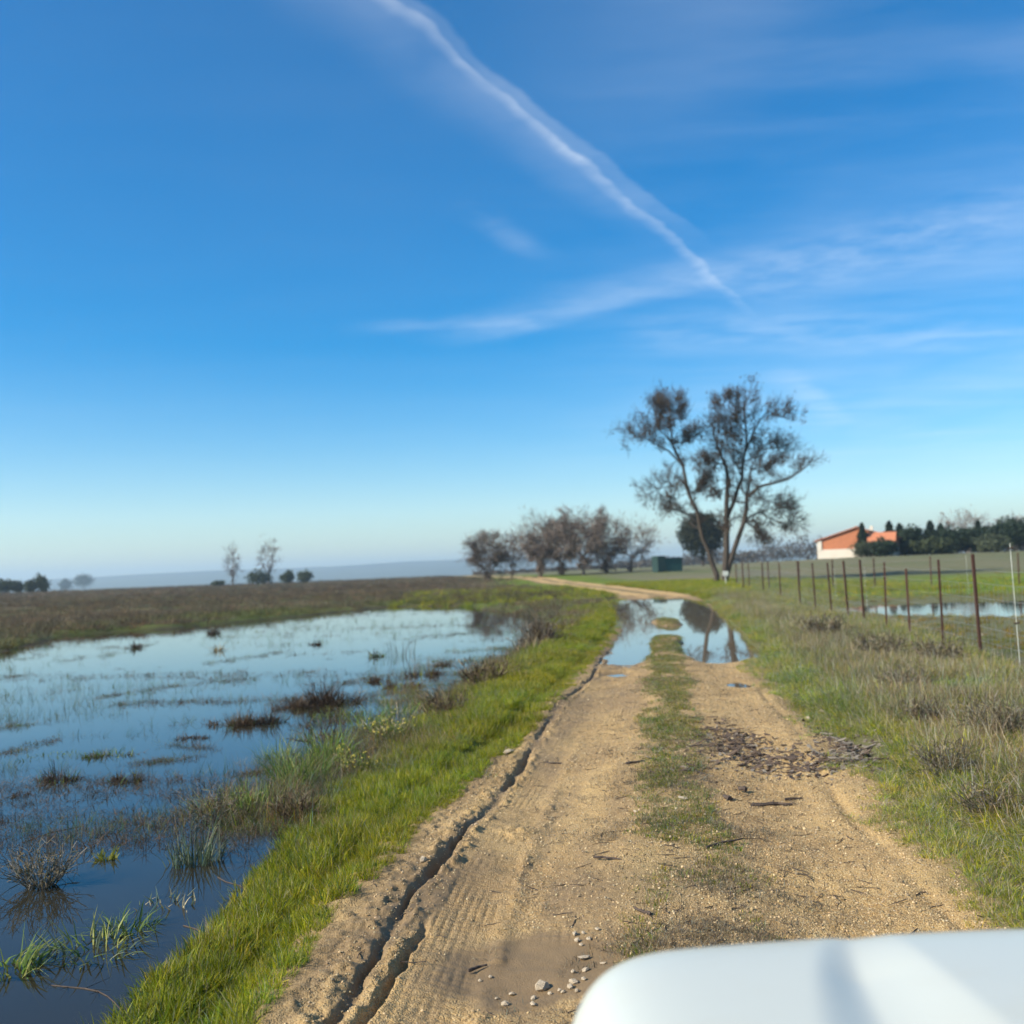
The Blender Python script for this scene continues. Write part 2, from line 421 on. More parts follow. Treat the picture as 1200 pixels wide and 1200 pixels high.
# ------------------------------------------------------------------ dirt track sheet
ty = [-12.0]
while ty[-1] < 2.6: ty.append(ty[-1] + 0.25)
while ty[-1] < 70: ty.append(ty[-1] * 1.0029)
while ty[-1] < 395: ty.append(ty[-1] * 1.012)
ty = np.array(ty)
tu = np.concatenate([np.linspace(-2.55, -1.62, 50)[:-1], np.linspace(-1.62, -0.3, 150)[:-1], np.linspace(-0.3, 2.5, 205)])
UU, TY = np.meshgrid(tu, ty, indexing='xy')
TX = track_c(TY) + UU * (half_w(TY) / 1.5)
tb = land(TX, TY)
TZ, hol, low, stm, isl_m = track_z(TX, TY, tb)
hwv = half_w(TY) / 1.5
edge = ss(1.45, 2.05, edge_u(UU, TY) + 0.12 * fbm(TX, TY, 2.2, 3))
TZ = TZ - 0.16 * edge - 0.03 * (TY > 70) * edge
# beyond the puddle only two pale wheel lines remain between grass
TN = TX.shape
tidx = np.arange(TN[0] * TN[1]).reshape(TN)
tf = np.stack([tidx[:-1, :-1], tidx[:-1, 1:], tidx[1:, 1:], tidx[1:, :-1]], -1).reshape(-1, 4)
wet_and_shade = np.clip(hol * 0.95 + 0.6 * ss(-1.6, 0.1, puddle_sd(TX, TY) + 0.4 * fbm(TX, TY, 1.5, 3)) * (TY > 12) + (0.55 * ss(0.0, -0.45, UU) * ss(-1.9, -1.5, UU) * ss(0.2, 0.75, 0.5 + 0.9 * fbm(TX * 2.2 - TY * 0.3, TY * 0.35, 1.6, 4, off=12)) + 0.28 * ss(0.25, 0.8, 0.5 + fbm(TX, TY * 0.6, 1.1, 4, off=19))) * (TY < 60) + 0.75 * np.exp(-((UU - furrow_u(TY)) / 0.05) ** 2) * (TY < 40) + ss(PUD_Z + 0.035, PUD_Z - 0.005, TZ) * (TY > 12) * (TY < 58)  # band along the furrow paints its shade into the colour; other terms are damp soil
              + 0.25 * np.exp(-((UU + 1.1) / 0.3) ** 2) * (TY < 16) * np.clip(0.5 + 1.2 * fbm(TX, TY, 0.8, 3), 0, 1), 0, 1)
grs = np.clip(stm * (0.55 + 0.45 * ss(7, 12, TY)) * ss(0.2, 0.6, 0.55 + 0.8 * fbm(TX, TY * 0.4, 2.4, 4)) + isl_m
              + ss(1.15, 1.6, edge_u(UU, TY) + 0.2 * fbm(TX, TY, 1.5, 3)) * 0.8
              + ss(60, 75, TY) * (1 - ss(0.25, 0.45, np.abs(np.abs(UU) - 0.85))) * 0.0
              + ss(60, 75, TY) * ss(0.35, 0.6, np.abs(np.abs(UU) - 0.85)) * 0.9, 0, 1)
trm, nt, out = new_mat("dirt_track")
tc = nt.add('ShaderNodeTexCoord').outputs['Object']
aw = nt.add('ShaderNodeAttribute', attribute_name='wet_and_shade').outputs['Fac']
ag = nt.add('ShaderNodeAttribute', attribute_name='grs').outputs['Fac']
big = nt.noise(tc, 0.9, 5, 0.6); med = nt.noise(tc, 9, 6, 0.7); fin = nt.noise(tc, 75, 4, 0.7)
sand = nt.mix(nt.step(big, 0.3, 0.7), (.36, .220, .078), (.53, .350, .138))
sand = nt.mix(nt.step(med, 0.48, 0.78), sand, (.20, .135, .065))
vor = nt.add('ShaderNodeTexVoronoi', {'Vector': tc, 'Scale': 120.0, 'Randomness': 1.0})
peb = nt.add('ShaderNodeSeparateColor', {0: vor.outputs['Color']}).outputs[0]
sand = nt.mix(nt.m('MULTIPLY', nt.step(peb, 0.55, 1.0), 0.6), sand, (.56, .43, .23))
sand = nt.mix(nt.m('MULTIPLY', nt.step(peb, 0.40, 0.0), 0.55), sand, (.20, .135, .075))
sand = nt.mix(nt.m('MULTIPLY', ag, 0.72), sand, nt.mix(nt.step(med, 0.35, 0.65), (.10, .085, .035), (.14, .115, .06)))
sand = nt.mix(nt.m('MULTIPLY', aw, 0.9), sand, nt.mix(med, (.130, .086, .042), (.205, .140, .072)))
hgt = nt.m('ADD', nt.m('MULTIPLY', fin, 0.6), nt.m('MULTIPLY', vor.outputs['Distance'], -0.8))
hgt = nt.m('ADD', hgt, nt.m('MULTIPLY', med, 1.2))
bp = nt.add('ShaderNodeBump', {'Strength': nt.m('MULTIPLY_ADD', aw, -0.6, 0.85), 'Distance': 0.012, 'Height': hgt})
rg = nt.m('MULTIPLY_ADD', aw, -0.22, 0.92)
b = nt.add('ShaderNodeBsdfPrincipled', {'Base Color': sand, 'Roughness': rg, 'Specular IOR Level': 0.3, 'Normal': bp.outputs[0]})
nt.l.new(b.outputs[0], out.inputs[0])
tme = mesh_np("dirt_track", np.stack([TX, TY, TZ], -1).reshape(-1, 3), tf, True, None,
              {'wet_and_shade': wet_and_shade.ravel(), 'grs': grs.ravel()})
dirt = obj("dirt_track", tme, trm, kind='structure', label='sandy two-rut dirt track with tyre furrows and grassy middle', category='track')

def surf_z(x, y):
    """height of whatever surface a thing stands on"""
    x = np.atleast_1d(np.asarray(x, float)); y = np.atleast_1d(np.asarray(y, float))
    b_ = land(x, y); u = (x - track_c(y)) / (half_w(y) / 1.5)
    t_, *_r = track_z(x, y, b_)
    t_ = t_ - 0.16 * ss(1.45, 2.05, edge_u(u, y) + 0.12 * fbm(x, y, 2.2, 3))
    ot = 1 - ss(half_w(y), half_w(y) + 0.55, edge_u(x - track_c(y), y))
    g_ = b_ - np.where(y < 75, 0.24, 0.10) * ot
    sd_ = puddle_sd(x, y)
    g_ = np.where((sd_ > -1) & (np.abs(g_) < 1), g_ - (0.18 + np.maximum(g_, 0)) * ss(-0.15, 0.25, sd_), g_)
    return np.where((u < 2.5) & (u > -2.55), np.maximum(t_, g_), g_)

# ------------------------------------------------------------------ water
def water_mat(name, deep, rough, bump, sc1, sc2):
    m, nt, out = new_mat(name)
    tc = nt.add('ShaderNodeTexCoord').outputs['Object']
    n1 = nt.noise(nt.add('ShaderNodeMapping', {'Vector': tc, 'Scale': (1, 1.6, 1)}).outputs[0], sc1, 3, 0.5)
    n2 = nt.noise(tc, sc2, 2, 0.5)
    pat = nt.step(nt.noise(tc, 0.22, 3), 0.4, 0.65)
    bp = nt.add('ShaderNodeBump', {'Strength': nt.m('MULTIPLY_ADD', pat, bump, bump * 0.4), 'Distance': 0.02, 'Height': nt.m('ADD', n1, nt.m('MULTIPLY', n2, 0.35))})
    colr = nt.mix(nt.noise(tc, 0.6, 4), deep, tuple(v * 1.7 for v in deep))
    b = nt.add('ShaderNodeBsdfPrincipled', {'Base Color': colr, 'Roughness': rough, 'IOR': 1.333, 'Specular IOR Level': 0.5, 'Normal': bp.outputs[0]})
    nt.l.new(b.outputs[0], out.inputs[0])
    return m
def water_sheet(name, poly, z, grow, mat, label):
    P = np.array(poly); cen = P.mean(0)
    # grow outward along the polygon normals so that the land closes the shoreline
    n = len(P); Q = []
    area = 0.5 * np.sum(P[:, 0] * np.roll(P[:, 1], -1) - np.roll(P[:, 0], -1) * P[:, 1])
    for i in range(n):
        e1 = P[i] - P[i - 1]; e2 = P[(i + 1) % n] - P[i]
        t = e1 / np.linalg.norm(e1) + e2 / np.linalg.norm(e2); t /= np.linalg.norm(t) + 1e-9
        nrm = np.array([t[1], -t[0]]) * (1 if area > 0 else -1)
        Q.append(P[i] + nrm * grow)
    me = bpy.data.meshes.new(name)
    pts = [(q[0], q[1], z) for q in Q]
    if area < 0: pts = pts[::-1]
    me.from_pydata(pts, [], [list(range(n))])
    o = obj(name, me, mat, kind='structure', label=label, category='water')
    return o
m_flood = water_mat("flood_water", (.018, .016, .010), 0.025, 0.035, 1.6, 9)
m_pud = water_mat("puddle_water", (.10, .078, .05), 0.02, 0.012, 2.0, 9)
m_pond = water_mat("pond_water", (.05, .048, .03), 0.03, 0.04, 2.0, 9)
water_sheet("flood_water", FLOOD, WZ, 1.0, m_flood, 'blue flood water lying over the meadow left of the track')
water_sheet("puddle_water", PUDDLE_SHEET, PUD_Z, 0.9, m_pud, 'puddle spread across both ruts of the dirt track')
water_sheet("pond_water", POND, POND_Z, 1.2, m_pond, 'shallow strip of water in the field behind the fence')
for (qx, qy, a, b_, lb) in ((*at(872, 800)[:2], 0.24, 0.55, 'tiny pool in the right rut near the grass edge'),):
    zz = float(surf_z(qx, qy)[0]) + 0.02
    me = bpy.data.meshes.new("rut_water")
    me.from_pydata([(qx + a * 1.1 * math.cos(t), qy + b_ * 1.1 * math.sin(t), zz) for t in np.linspace(0, 2 * math.pi, 25)[:-1]], [], [list(range(24))])
    obj("rut_water", me, m_pud, kind='structure', label=lb, category='water')

# ------------------------------------------------------------------ far hills
def hills():
    xs = np.linspace(-7000, 4200, 220); ys = np.linspace(3300, 6600, 50)
    X_, Y_ = np.meshgrid(xs, ys)
    prof = np.interp(X_ / Y_, [-1.6, -0.9, -0.5, -0.33, -0.17, -0.05, 0.05, 0.2, 0.5], [30, 40, 34, 58, 52, 66, 62, 30, 25])
    Z_ = -16 + (prof + 16 + 12 * fbm(X_, Y_, 0.0009, 4)) * ss(3400, 5200, Y_) * (0.93 + 0.07 * fbm(X_, Y_, 0.004, 3))
    ii = np.arange(X_.size).reshape(X_.shape)
    ff = np.stack([ii[:-1, :-1], ii[:-1, 1:], ii[1:, 1:], ii[1:, :-1]], -1).reshape(-1, 4)
    return mesh_np("hills", np.stack([X_, Y_, Z_], -1).reshape(-1, 3), ff, True)
obj("hills", hills(), simple_mat("hill_woods", (.075, .085, .05), 1.0, 0.6, 0.004, spec=0.0), kind='structure',
    label='long low line of distant blue hills', category='hills')

# ------------------------------------------------------------------ blades, clumps and scattering
def blade_set(n, rad, h0, h1, w, lean, curve, r, segs=3, cols=None, flop=0.0, centre_pow=0.5, wavy=0.0):
    """n tapered ribbon blades growing from a disc; returns V, F, C"""
    ph = r.random(n) * 2 * math.pi; d = rad * r.random(n) ** centre_pow
    bx, by = d * np.cos(ph), d * np.sin(ph)
    hgt = h0 + (h1 - h0) * r.random(n)
    la = ph + r.normal(0, 0.9, n)
    ln = np.abs(r.normal(lean, lean * 0.6 + 0.02, n)) + flop * (r.random(n) < 0.25)
    cv = np.abs(r.normal(curve, curve * 0.6 + 0.01, n))
    wd = w * (0.6 + 0.8 * r.random(n))
    tw = r.random(n) * 2 * math.pi
    V = np.zeros((n, segs + 1, 2, 3)); px, py, pz = bx.copy(), by.copy(), np.full(n, -0.02)
    a = ln.copy(); sl = hgt / segs
    for k in range(segs + 1):
        t = k / segs
        ww = wd * (1 - t) ** 0.7 * (0.75 + 0.5 * min(1, t * 3)) if k < segs else wd * 0.04
        sx, sy = np.cos(tw) * ww / 2, np.sin(tw) * ww / 2
        V[:, k, 0] = np.stack([px - sx, py - sy, pz], -1); V[:, k, 1] = np.stack([px + sx, py + sy, pz], -1)
        aa = a + (r.normal(0, wavy, n) if wavy else 0)
        px = px + np.cos(la) * np.sin(aa) * sl; py = py + np.sin(la) * np.sin(aa) * sl; pz = pz + np.cos(aa) * sl
        pz = np.maximum(pz, 0.004)
        a = np.minimum(a + cv, 1.9)
    base = (np.arange(n) * (segs + 1) * 2)[:, None]
    F = np.concatenate([base + np.array([2 * k, 2 * k + 1, 2 * k + 3, 2 * k + 2]) for k in range(segs)], 0)
    cols = np.array(cols if cols is not None else [(.09, .14, .02)])
    cc = cols[r.integers(0, len(cols), n)] * (0.75 + 0.5 * r.random((n, 1)))
    C = np.repeat(cc, (segs + 1) * 2, 0)
    return V.reshape(-1, 3), F, C
def join(parts):
    Vs, Fs, Cs, o = [], [], [], 0
    for V, F, C in parts:
        Vs.append(V); Fs.append(F + o); Cs.append(C); o += len(V)
    return np.concatenate(Vs), np.concatenate(Fs), np.concatenate(Cs)

gr_m, nt, out = new_mat("grass_blades")
colr = nt.add('ShaderNodeVertexColor', layer_name='col').outputs[0]
tint = nt.add('ShaderNodeAttribute', attribute_name='tint', attribute_type='INSTANCER').outputs['Vector']
one = nt.add('ShaderNodeVectorMath', {0: tint, 1: (0, 0, 0)}, operation='ADD').outputs[0]
cc = nt.mix(1.0, colr, one, 'MULTIPLY')
pb = nt.add('ShaderNodeBsdfPrincipled', {'Base Color': cc, 'Roughness': 0.55, 'Specular IOR Level': 0.25})
tl = nt.add('ShaderNodeBsdfTranslucent', {'Color': cc})
mx = nt.add('ShaderNodeMixShader', {0: 0.45, 1: pb.outputs[0], 2: tl.outputs[0]})
nt.l.new(mx.outputs[0], out.inputs[0])
# same for single things (no instance tint)
gp_m, nt, out = new_mat("plant_blades")
colr = nt.add('ShaderNodeVertexColor', layer_name='col').outputs[0]
pb = nt.add('ShaderNodeBsdfPrincipled', {'Base Color': colr, 'Roughness': 0.6, 'Specular IOR Level': 0.2})
tl = nt.add('ShaderNodeBsdfTranslucent', {'Color': colr})
mx = nt.add('ShaderNodeMixShader', {0: 0.3, 1: pb.outputs[0], 2: tl.outputs[0]})
nt.l.new(mx.outputs[0], out.inputs[0])

_ng = {}
def clump_coll(name, meshes):
    c_ = bpy.data.collections.new(name)
    for i, me in enumerate(meshes):
        o = bpy.data.objects.new("%s_%02d" % (name, i), me); c_.objects.link(o)
    return c_
def scatter(name, P, S, coll, ncl, tint=None, tilt=0.15, sz=None, **k):
    """one stuff object whose points carry clump instances"""
    n = len(P); me = bpy.data.meshes.new(name)
    me.vertices.add(n); me.vertices.foreach_set('co', np.asarray(P, np.float32).ravel())
    rot = np.stack([rng.normal(0, tilt, n), rng.normal(0, tilt, n), rng.random(n) * 2 * math.pi], -1).astype(np.float32)
    S = np.asarray(S, np.float32)
    sc3 = np.stack([S, S, S * (sz if sz is not None else 1.0)], -1).astype(np.float32)
    for nm, typ, dat, key in (('rot', 'FLOAT_VECTOR', rot, 'vector'), ('scl', 'FLOAT_VECTOR', sc3, 'vector'),
                              ('pick', 'INT', rng.integers(0, ncl, n).astype(np.int32), 'value')):
        a = me.attributes.new(nm, typ, 'POINT'); a.data.foreach_set(key, dat.ravel())
    if tint is None: tint = np.ones((n, 3))
    a = me.attributes.new('tint', 'FLOAT_VECTOR', 'POINT'); a.data.foreach_set('vector', np.asarray(tint, np.float32).ravel())
    g = bpy.data.node_groups.new(name + "_scatter", 'GeometryNodeTree')
    g.interface.new_socket('Geometry', in_out='INPUT', socket_type='NodeSocketGeometry')
    g.interface.new_socket('Geometry', in_out='OUTPUT', socket_type='NodeSocketGeometry')
    N = g.nodes; L = g.links
    gi = N.new('NodeGroupInput'); go = N.new('NodeGroupOutput')
    ci = N.new('GeometryNodeCollectionInfo'); ci.inputs['Collection'].default_value = coll
    ci.inputs['Separate Children'].default_value = True; ci.inputs['Reset Children'].default_value = True
    ip = N.new('GeometryNodeInstanceOnPoints'); ip.inputs['Pick Instance'].default_value = True
    def na(nm, typ):
        x = N.new('GeometryNodeInputNamedAttribute'); x.data_type = typ; x.inputs['Name'].default_value = nm
        return [s for s in x.outputs if s.enabled and s.name == 'Attribute'][0]
    L.new(gi.outputs[0], ip.inputs['Points']); L.new(ci.outputs[0], ip.inputs['Instance'])
    L.new(na('pick', 'INT'), ip.inputs['Instance Index'])
    L.new(na('rot', 'FLOAT_VECTOR'), ip.inputs['Rotation']); L.new(na('scl', 'FLOAT_VECTOR'), ip.inputs['Scale'])
    L.new(ip.outputs[0], go.inputs[0])
    o = obj(name, me, None, kind='stuff', **k)
    md = o.modifiers.new('scatter', 'NODES'); md.node_group = g
    return o

GREEN = [(.20, .225, .006), (.28, .29, .008), (.34, .33, .014), (.13, .17, .007), (.40, .36, .03)]
DEEP = [(.07, .13, .03), (.09, .16, .03), (.12, .17, .045)]
STRAW = [(.38, .31, .17), (.46, .40, .24), (.30, .235, .13), (.20, .155, .09), (.42, .38, .27)]
BROWN = [(.085, .058, .036), (.13, .09, .055), (.06, .042, .028), (.17, .12, .075)]
GREY = [(.20, .18, .14), (.27, .245, .20), (.14, .125, .09), (.11, .12, .06)]
def mk(name, parts, mat=None):
    V, F, C = join(parts)
    me = mesh_np(name, V, F, False, C); me.materials.append(mat or gr_m); return me
r0 = np.random.default_rng(5)
C_turf = clump_coll("turf", [mk("turf", [blade_set(46, .085, .04, .15, .0062, .38, .28, r0, 3, GREEN + DEEP[:1]),
                                         blade_set(5, .08, .10, .19, .003, .25, .15, r0, 3, STRAW[:2] + GREEN[:3])]) for _ in range(6)])
C_short = clump_coll("short", [mk("short", [blade_set(34, .085, .012, .045, .004, .55, .3, r0, 2, GREEN[:4] + DEEP + STRAW[2:4]),
                                            blade_set(9, .09, .03, .09, .0022, 1.05, .25, r0, 3, STRAW)]) for _ in range(5)])
C_mat = clump_coll("matting", [mk("matting", [blade_set(46, .10, .02, .09, .0025, 1.15, .25, r0, 3, STRAW[1:] + BROWN[:2] + GREY[:2])]) for _ in range(4)])
C_right = clump_coll("rightgrass", [mk("rightgrass", [blade_set(46, .11, .04, .16, .0048, .6, .35, r0, 3, GREEN + GREEN + DEEP),
                                                      blade_set(16, .13, .10, .28, .003, .9, .3, r0, 4, STRAW + GREY, wavy=.2)]) for _ in range(6)])
C_dry = clump_coll("dry", [mk("dry", [blade_set(44, .18, .15, .42, .0035, 1.0, .3, r0, 4, STRAW + [(.26, .18, .10), (.19, .13, .075), (.32, .23, .13)] * 2, wavy=.3),
                                      blade_set(26, .17, .08, .24, .005, .5, .3, r0, 3, DEEP + GREEN)]) for _ in range(6)])
C_scrub = clump_coll("scrub", [mk("scrub", [blade_set(70, .40, .12, .45, .012, .5, .2, r0, 3, BROWN + BROWN + STRAW[2:4] + GREY[2:])]) for _ in range(5)])
C_rush = clump_coll("rush", [mk("rush", [blade_set(11, .10, .10, .34, .004, .30, .16, r0, 3, [(.05, .085, .03), (.09, .12, .05), (.13, .14, .07)] + DEEP, flop=.6)]) for _ in range(5)]
                     + [mk("rush", [blade_set(14, .16, .08, .30, .0045, 1.25, .12, r0, 3, [(.07, .10, .05), (.13, .14, .08), (.05, .06, .035)])]) for _ in range(4)])
C_reed = clump_coll("darkmat", [mk("darkmat", [blade_set(40, .20, .05, .24, .006, 1.1, .2, r0, 3, BROWN + GREY[2:3], wavy=.2)]) for _ in range(4)])

def jitter_pts(n, xr, yr, powr=1.0):
    """random points, denser towards the viewer in y"""
    t = rng.random(n) ** powr
    y = yr[0] + (yr[1] - yr[0]) * t
    return xr[0] + (xr[1] - xr[0]) * rng.random(n), y
def tints(n, lo=0.75, hi=1.25, warm=0.12, x=None, y=None):
    t = lo + (hi - lo) * rng.random((n, 1)); w = rng.normal(0, warm, (n, 1))
    if x is not None: t = t * (1 + 0.35 * fbm(x, y, 1.1, 3))[:, None]; w = w + (0.25 * fbm(x, y, 0.7, 3, off=4))[:, None]
    return np.clip(np.concatenate([t * (1 + w), t, t * (1 - 0.5 * w)], 1), 0.2, 2.2)

# --- left verge
def left_verge():
    X, Y, S = [], [], []
    for y0, y1, n, s0, s1 in ((2.2, 6, 2600, .6, 1.05), (6, 12, 4200, .6, 1.05), (12, 24, 5200, .75, 1.25), (24, 60, 4200, 1.0, 1.6)):
        y = y0 + (y1 - y0) * rng.random(n)
        xr = track_c(y) - half_w(y) + 0.32 - 0.14 * ss(10, 16, y) - 0.9 * lext(y)
        wdt = np.interp(y, [2, 6, 9, 13, 20, 30, 40, 60], [1.5, 1.6, 1.9, 2.3, 2.6, 2.6, 2.8, 4])
        x = xr - wdt * rng.random(n)
        sd = sdpoly(x, y, FLOOD) + 0.10 * fbm(x, y, 2.3, 3)
        edge = xr - x
        keep = (sd < 0.10) & (edge > 0.30 * (0.5 + fbm(x, y, 2.0, 3)) ) & (rng.random(n) < 0.35 + 1.2 * ss(-0.4, 0.3, fbm(x, y, 1.0, 3, off=2) + 0.3))
        fu = track_c(y) + furrow_u(y)
        keep &= x < fu - 0.10 - 0.85 * lext(y) + 0.10 * fbm(x, y, 1.5, 3)
        x, y = x[keep], y[keep]; edge = edge[keep]
        X.append(x); Y.append(y); S.append((s0 + (s1 - s0) * rng.random(len(x))) * (0.5 + 0.5 * ss(0.1, 0.6, edge)) * (0.88 + 0.55 * fbm(x, y, 1.6, 2)))
    return map(np.concatenate, (X, Y, S))
x, y, s = left_verge()
tn = tints(len(x), .75, 1.2, .10, x, y)
scatter("verge_grass", np.stack([x, y, surf_z(x, y)], -1), s, C_turf, 6, tn,
        label='bright green grass growing along the left verge between track and flood', category='grass')

# --- centre strip of the track, and the thin fringe on the dirt edges
n = 13000
y = 3.4 * (60 / 3.4) ** rng.random(n)
u = rng.normal(0.13, 0.30, n) - 0.22 * ss(10, 24, y)
x = track_c(y) + u
keep = (strip_mask(u, y) > rng.random(n) * 0.9) & (fbm(x, y * 0.4, 2.4, 4) + 0.10 + 0.25 * ss(9, 14, y) > rng.random(n) * 0.45 - 0.12 + 0.22 * (1 - ss(7, 11, y)))
x, y = x[keep], y[keep]
scatter("strip_grass", np.stack([x, y, surf_z(x, y)], -1), .45 + .5 * rng.random(len(x)) + 0.02 * y, C_short, 5, tints(len(x), .6, 1.2, .2),
        label='low patchy grass along the middle of the dirt track', category='grass')
n = 2600
y = 3.6 * (24 / 3.6) ** rng.random(n); u = rng.normal(0.12, 0.34, n); x = track_c(y) + u
keep = fbm(x, y, 1.7, 3, off=8) > -0.05
x, y = x[keep], y[keep]
scatter("strip_litter", np.stack([x, y, surf_z(x, y)], -1), .5 + .7 * rng.random(len(x)), C_mat, 4, tints(len(x), .5, 1.0, .1), tilt=.08,
        label='dead stalks matted on the middle of the dirt track', category='litter')

# --- right verge
n = 18000
y = 3.6 * (62 / 3.6) ** rng.random(n)
u = half_w(y) - 0.38 + rext(y) + rng.random(n) ** 1.3 * np.interp(y, [3, 10, 20, 60], [2.6, 3.6, 4.6, 7])
x = track_c(y) + u
e = u - half_w(y) + 0.38 - rext(y)
e = e - 0.10 - 0.12 * ss(7, 10, y) * (1 - ss(12, 15, y))
_pl = at(992, 874)
keep = (e > 0.32 * (0.4 + fbm(x, y, 1.8, 3) * 1.4)) & (puddle_sd(x, y) < -0.1)
keep &= np.hypot((x - _pl[0]) / .36, (y - _pl[1]) / .62) > 1
keep &= rng.random(n) < 0.25 + 0.9 * ss(0.0, 0.5, e)
x, y, e = x[keep], y[keep], e[keep]
s = (.45 + .55 * ss(0.1, 0.9, e)) * (.7 + .5 * rng.random(len(x))) * (1 + 0.012 * y)
scatter("right_verge_grass", np.stack([x, y, surf_z(x, y)], -1), s, C_right, 6, tints(len(x), .9, 1.5, .12, x, y),
        label='rough mixed grass on the right verge of the track', category='grass')
n = 9000
y = 4.5 * (60 / 4.5) ** rng.random(n)
e = np.interp(y, [4, 8, 14, 30, 60], [0.9, 0.9, 1.0, 0.9, 0.6]) + np.abs(rng.normal(0.9, 0.9, n))
x = track_c(y) + half_w(y) + rext(y) + e
keep = (x < fence_x(y) + np.where(y < 24, 1.4, 0.3)) & (fbm(x, y, 0.9, 3, off=6) > -0.14 + 0.3 * (rng.random(n) - 0.5)) & (puddle_sd(x, y) < -0.6)
x, y = x[keep], y[keep]
dn = fbm(x, y, 0.8, 3, off=14)
tn = tints(len(x), .6, 1.15, .1); tn = tn * (1.12 + 0.6 * dn)[:, None]
scatter("right_verge_straw", np.stack([x, y, surf_z(x, y)], -1), (.55 + .55 * rng.random(len(x))) * (1 + .005 * y), C_dry, 6, tn,
        label='tangled dry straw and weeds below the wire fence', category='dry grass')

# --- field behind the fence
n = 9000
y = 13 * (90 / 13) ** rng.random(n); x = fence_x(y) + 0.6 + rng.random(n) ** 1.2 * (6 + 0.5 * y)
sp = sdpoly(x, y, POND)
keep = (sp < -0.25) & (x / y < 0.75) & (rng.random(n) > ss(62, 86, y)) & ((rng.random(n) < .55) | (y > 42))
x, y, sp = x[keep], y[keep], sp[keep]
g = ss(42, 50, y) * (1 - ss(66, 78, y))
tn = tints(len(x), .65, 1.05, .2, x, y) * (1 + 0.35 * g[:, None]); tn = tn * (1 - (1 - g[:, None]) * np.array([[-.05, .18, -.9]]))
scatter("field_grass", np.stack([x, y, land(x, y)], -1), (.5 + .6 * rng.random(len(x))) * (1 + .010 * y), C_turf, 6, tn,
        label='short grass of the field behind the wire fence', category='grass')
# --- green bank around the big trees and the bend of the track
n = 5200
y = 53 + 40 * rng.random(n); x = track_c(y) + rng.choice([-1, 1], n, p=[.25, .75]) * (half_w(y) + 0.2 + 14 * rng.random(n) ** 1.5)
keep = (puddle_sd(x, y) < -0.3)
x, y = x[keep], y[keep]
scatter("bend_grass", np.stack([x, y, surf_z(x, y)], -1), 1.6 + 1.6 * rng.random(len(x)), C_turf, 6, tints(len(x), .8, 1.25, .12, x, y),
        label='lush grass around the bend of the track below the bare trees', category='grass')

# --- brown far field on the left
n = 15000
y = 26 * (420 / 26) ** rng.random(n); x = -y * 0.62 + (y * 0.62 + 6) * rng.random(n)
sd = sdpoly(x, y, FLOOD) + 0.5 * fbm(x, y, 0.7, 3)
keep = (sd < -0.2) & (x < track_c(y) - half_w(y) - 1.0 - 3 * rng.random(n)) & (fbm(x, y, 0.12, 3) > -0.35)
keep &= ~((y < 45) & (x > -1.5))
x, y, sd = x[keep], y[keep], sd[keep]
f = 0.8 * ss(-8, -1, sd) * ss(-0.3, 0.5, fbm(x, y, 0.2, 3, off=3) + 0.1)
tn = tints(len(x), .6, 1.25, .12); tn = tn * (1 + 0.4 * fbm(x, y, 0.05, 3, off=11))[:, None]
tn = tn * (1 - f[:, None]) + f[:, None] * np.array([[0.95, 1.45, 0.6]]) * tn
scatter("far_scrub", np.stack([x, y, land(x, y)], -1), (.5 + .6 * rng.random(len(x))) * (1 + y * 0.004), C_scrub, 5, tn, sz=0.8,
        label='brown scrubby grass of the wide field beyond the flood water', category='scrub')
# --- brown weeds along the far right side of the flood
n = 1500
y = 22 + 34 * rng.random(n); x = track_c(y) - half_w(y) - 1.5 - 9 * rng.random(n) ** 1.2
sd = sdpoly(x, y, FLOOD)
keep = (sd < 0.25) & (fbm(x, y, 0.5, 3, off=2) > -0.10)
x, y = x[keep], y[keep]
scatter("shore_weeds", np.stack([x, y, np.maximum(land(x, y), WZ - .05)], -1), .5 + .6 * rng.random(len(x)), C_scrub, 5, tints(len(x), .9, 1.6, .12),
        label='dead brown weeds on the shore where the flood meets the verge', category='weeds')

# --- rushes standing and floating in the flood water
n = 26000
y = 3.2 * (46 / 3.2) ** rng.random(n); x = -1.0 - y * 0.68 * rng.random(n) + 0.06 * np.maximum(y - 10, 0)
sd = sdpoly(x, y, FLOOD)
row = fbm(x * 0.35, y * 1.2, 0.9, 4, off=21)                 # drifts lie in rows
keep = (sd > 0.05) & (row + 0.30 * np.exp(-sd / 0.9) * ss(7, 10, y) > 0.15 + 0.06 * (1 - ss(6, 10, y)) + 0.25 * rng.random(n))
keep &= rng.random(n) < np.interp(y, [3, 8, 20, 46], [0.38, 0.42, .5, .5])
x, y = x[keep], y[keep]
scatter("flood_rushes", np.stack([x, y, np.full(len(x), WZ - .01)], -1), (.35 + .45 * rng.random(len(x))) * (1 + .012 * y), C_rush, 9, tints(len(x), .7, 1.2, .15),
        label='thin rushes and grass blades standing and floating in the flood water', category='rushes')
n = 9000
y = 5 * (50 / 5) ** rng.random(n); x = -1.0 - y * 0.68 * rng.random(n) + 0.1 * np.maximum(y - 10, 0)
sd = sdpoly(x, y, FLOOD)
row = fbm(x * 0.3, y * 1.3, 0.8, 4, off=55)
keep = (sd > 0.1) & (row + 0.30 * np.exp(-sd / 2.2) > 0.24 + 0.18 * rng.random(n))
x, y = x[keep], y[keep]
scatter("flood_thatch", np.stack([x, y, np.full(len(x), WZ - .01)], -1), (.4 + .5 * rng.random(len(x))) * (1 + .012 * y), C_reed, 4, tints(len(x), .7, 1.2, .1), sz=0.45,
        label='dark dead thatch lying in rows on the flood water', category='thatch')
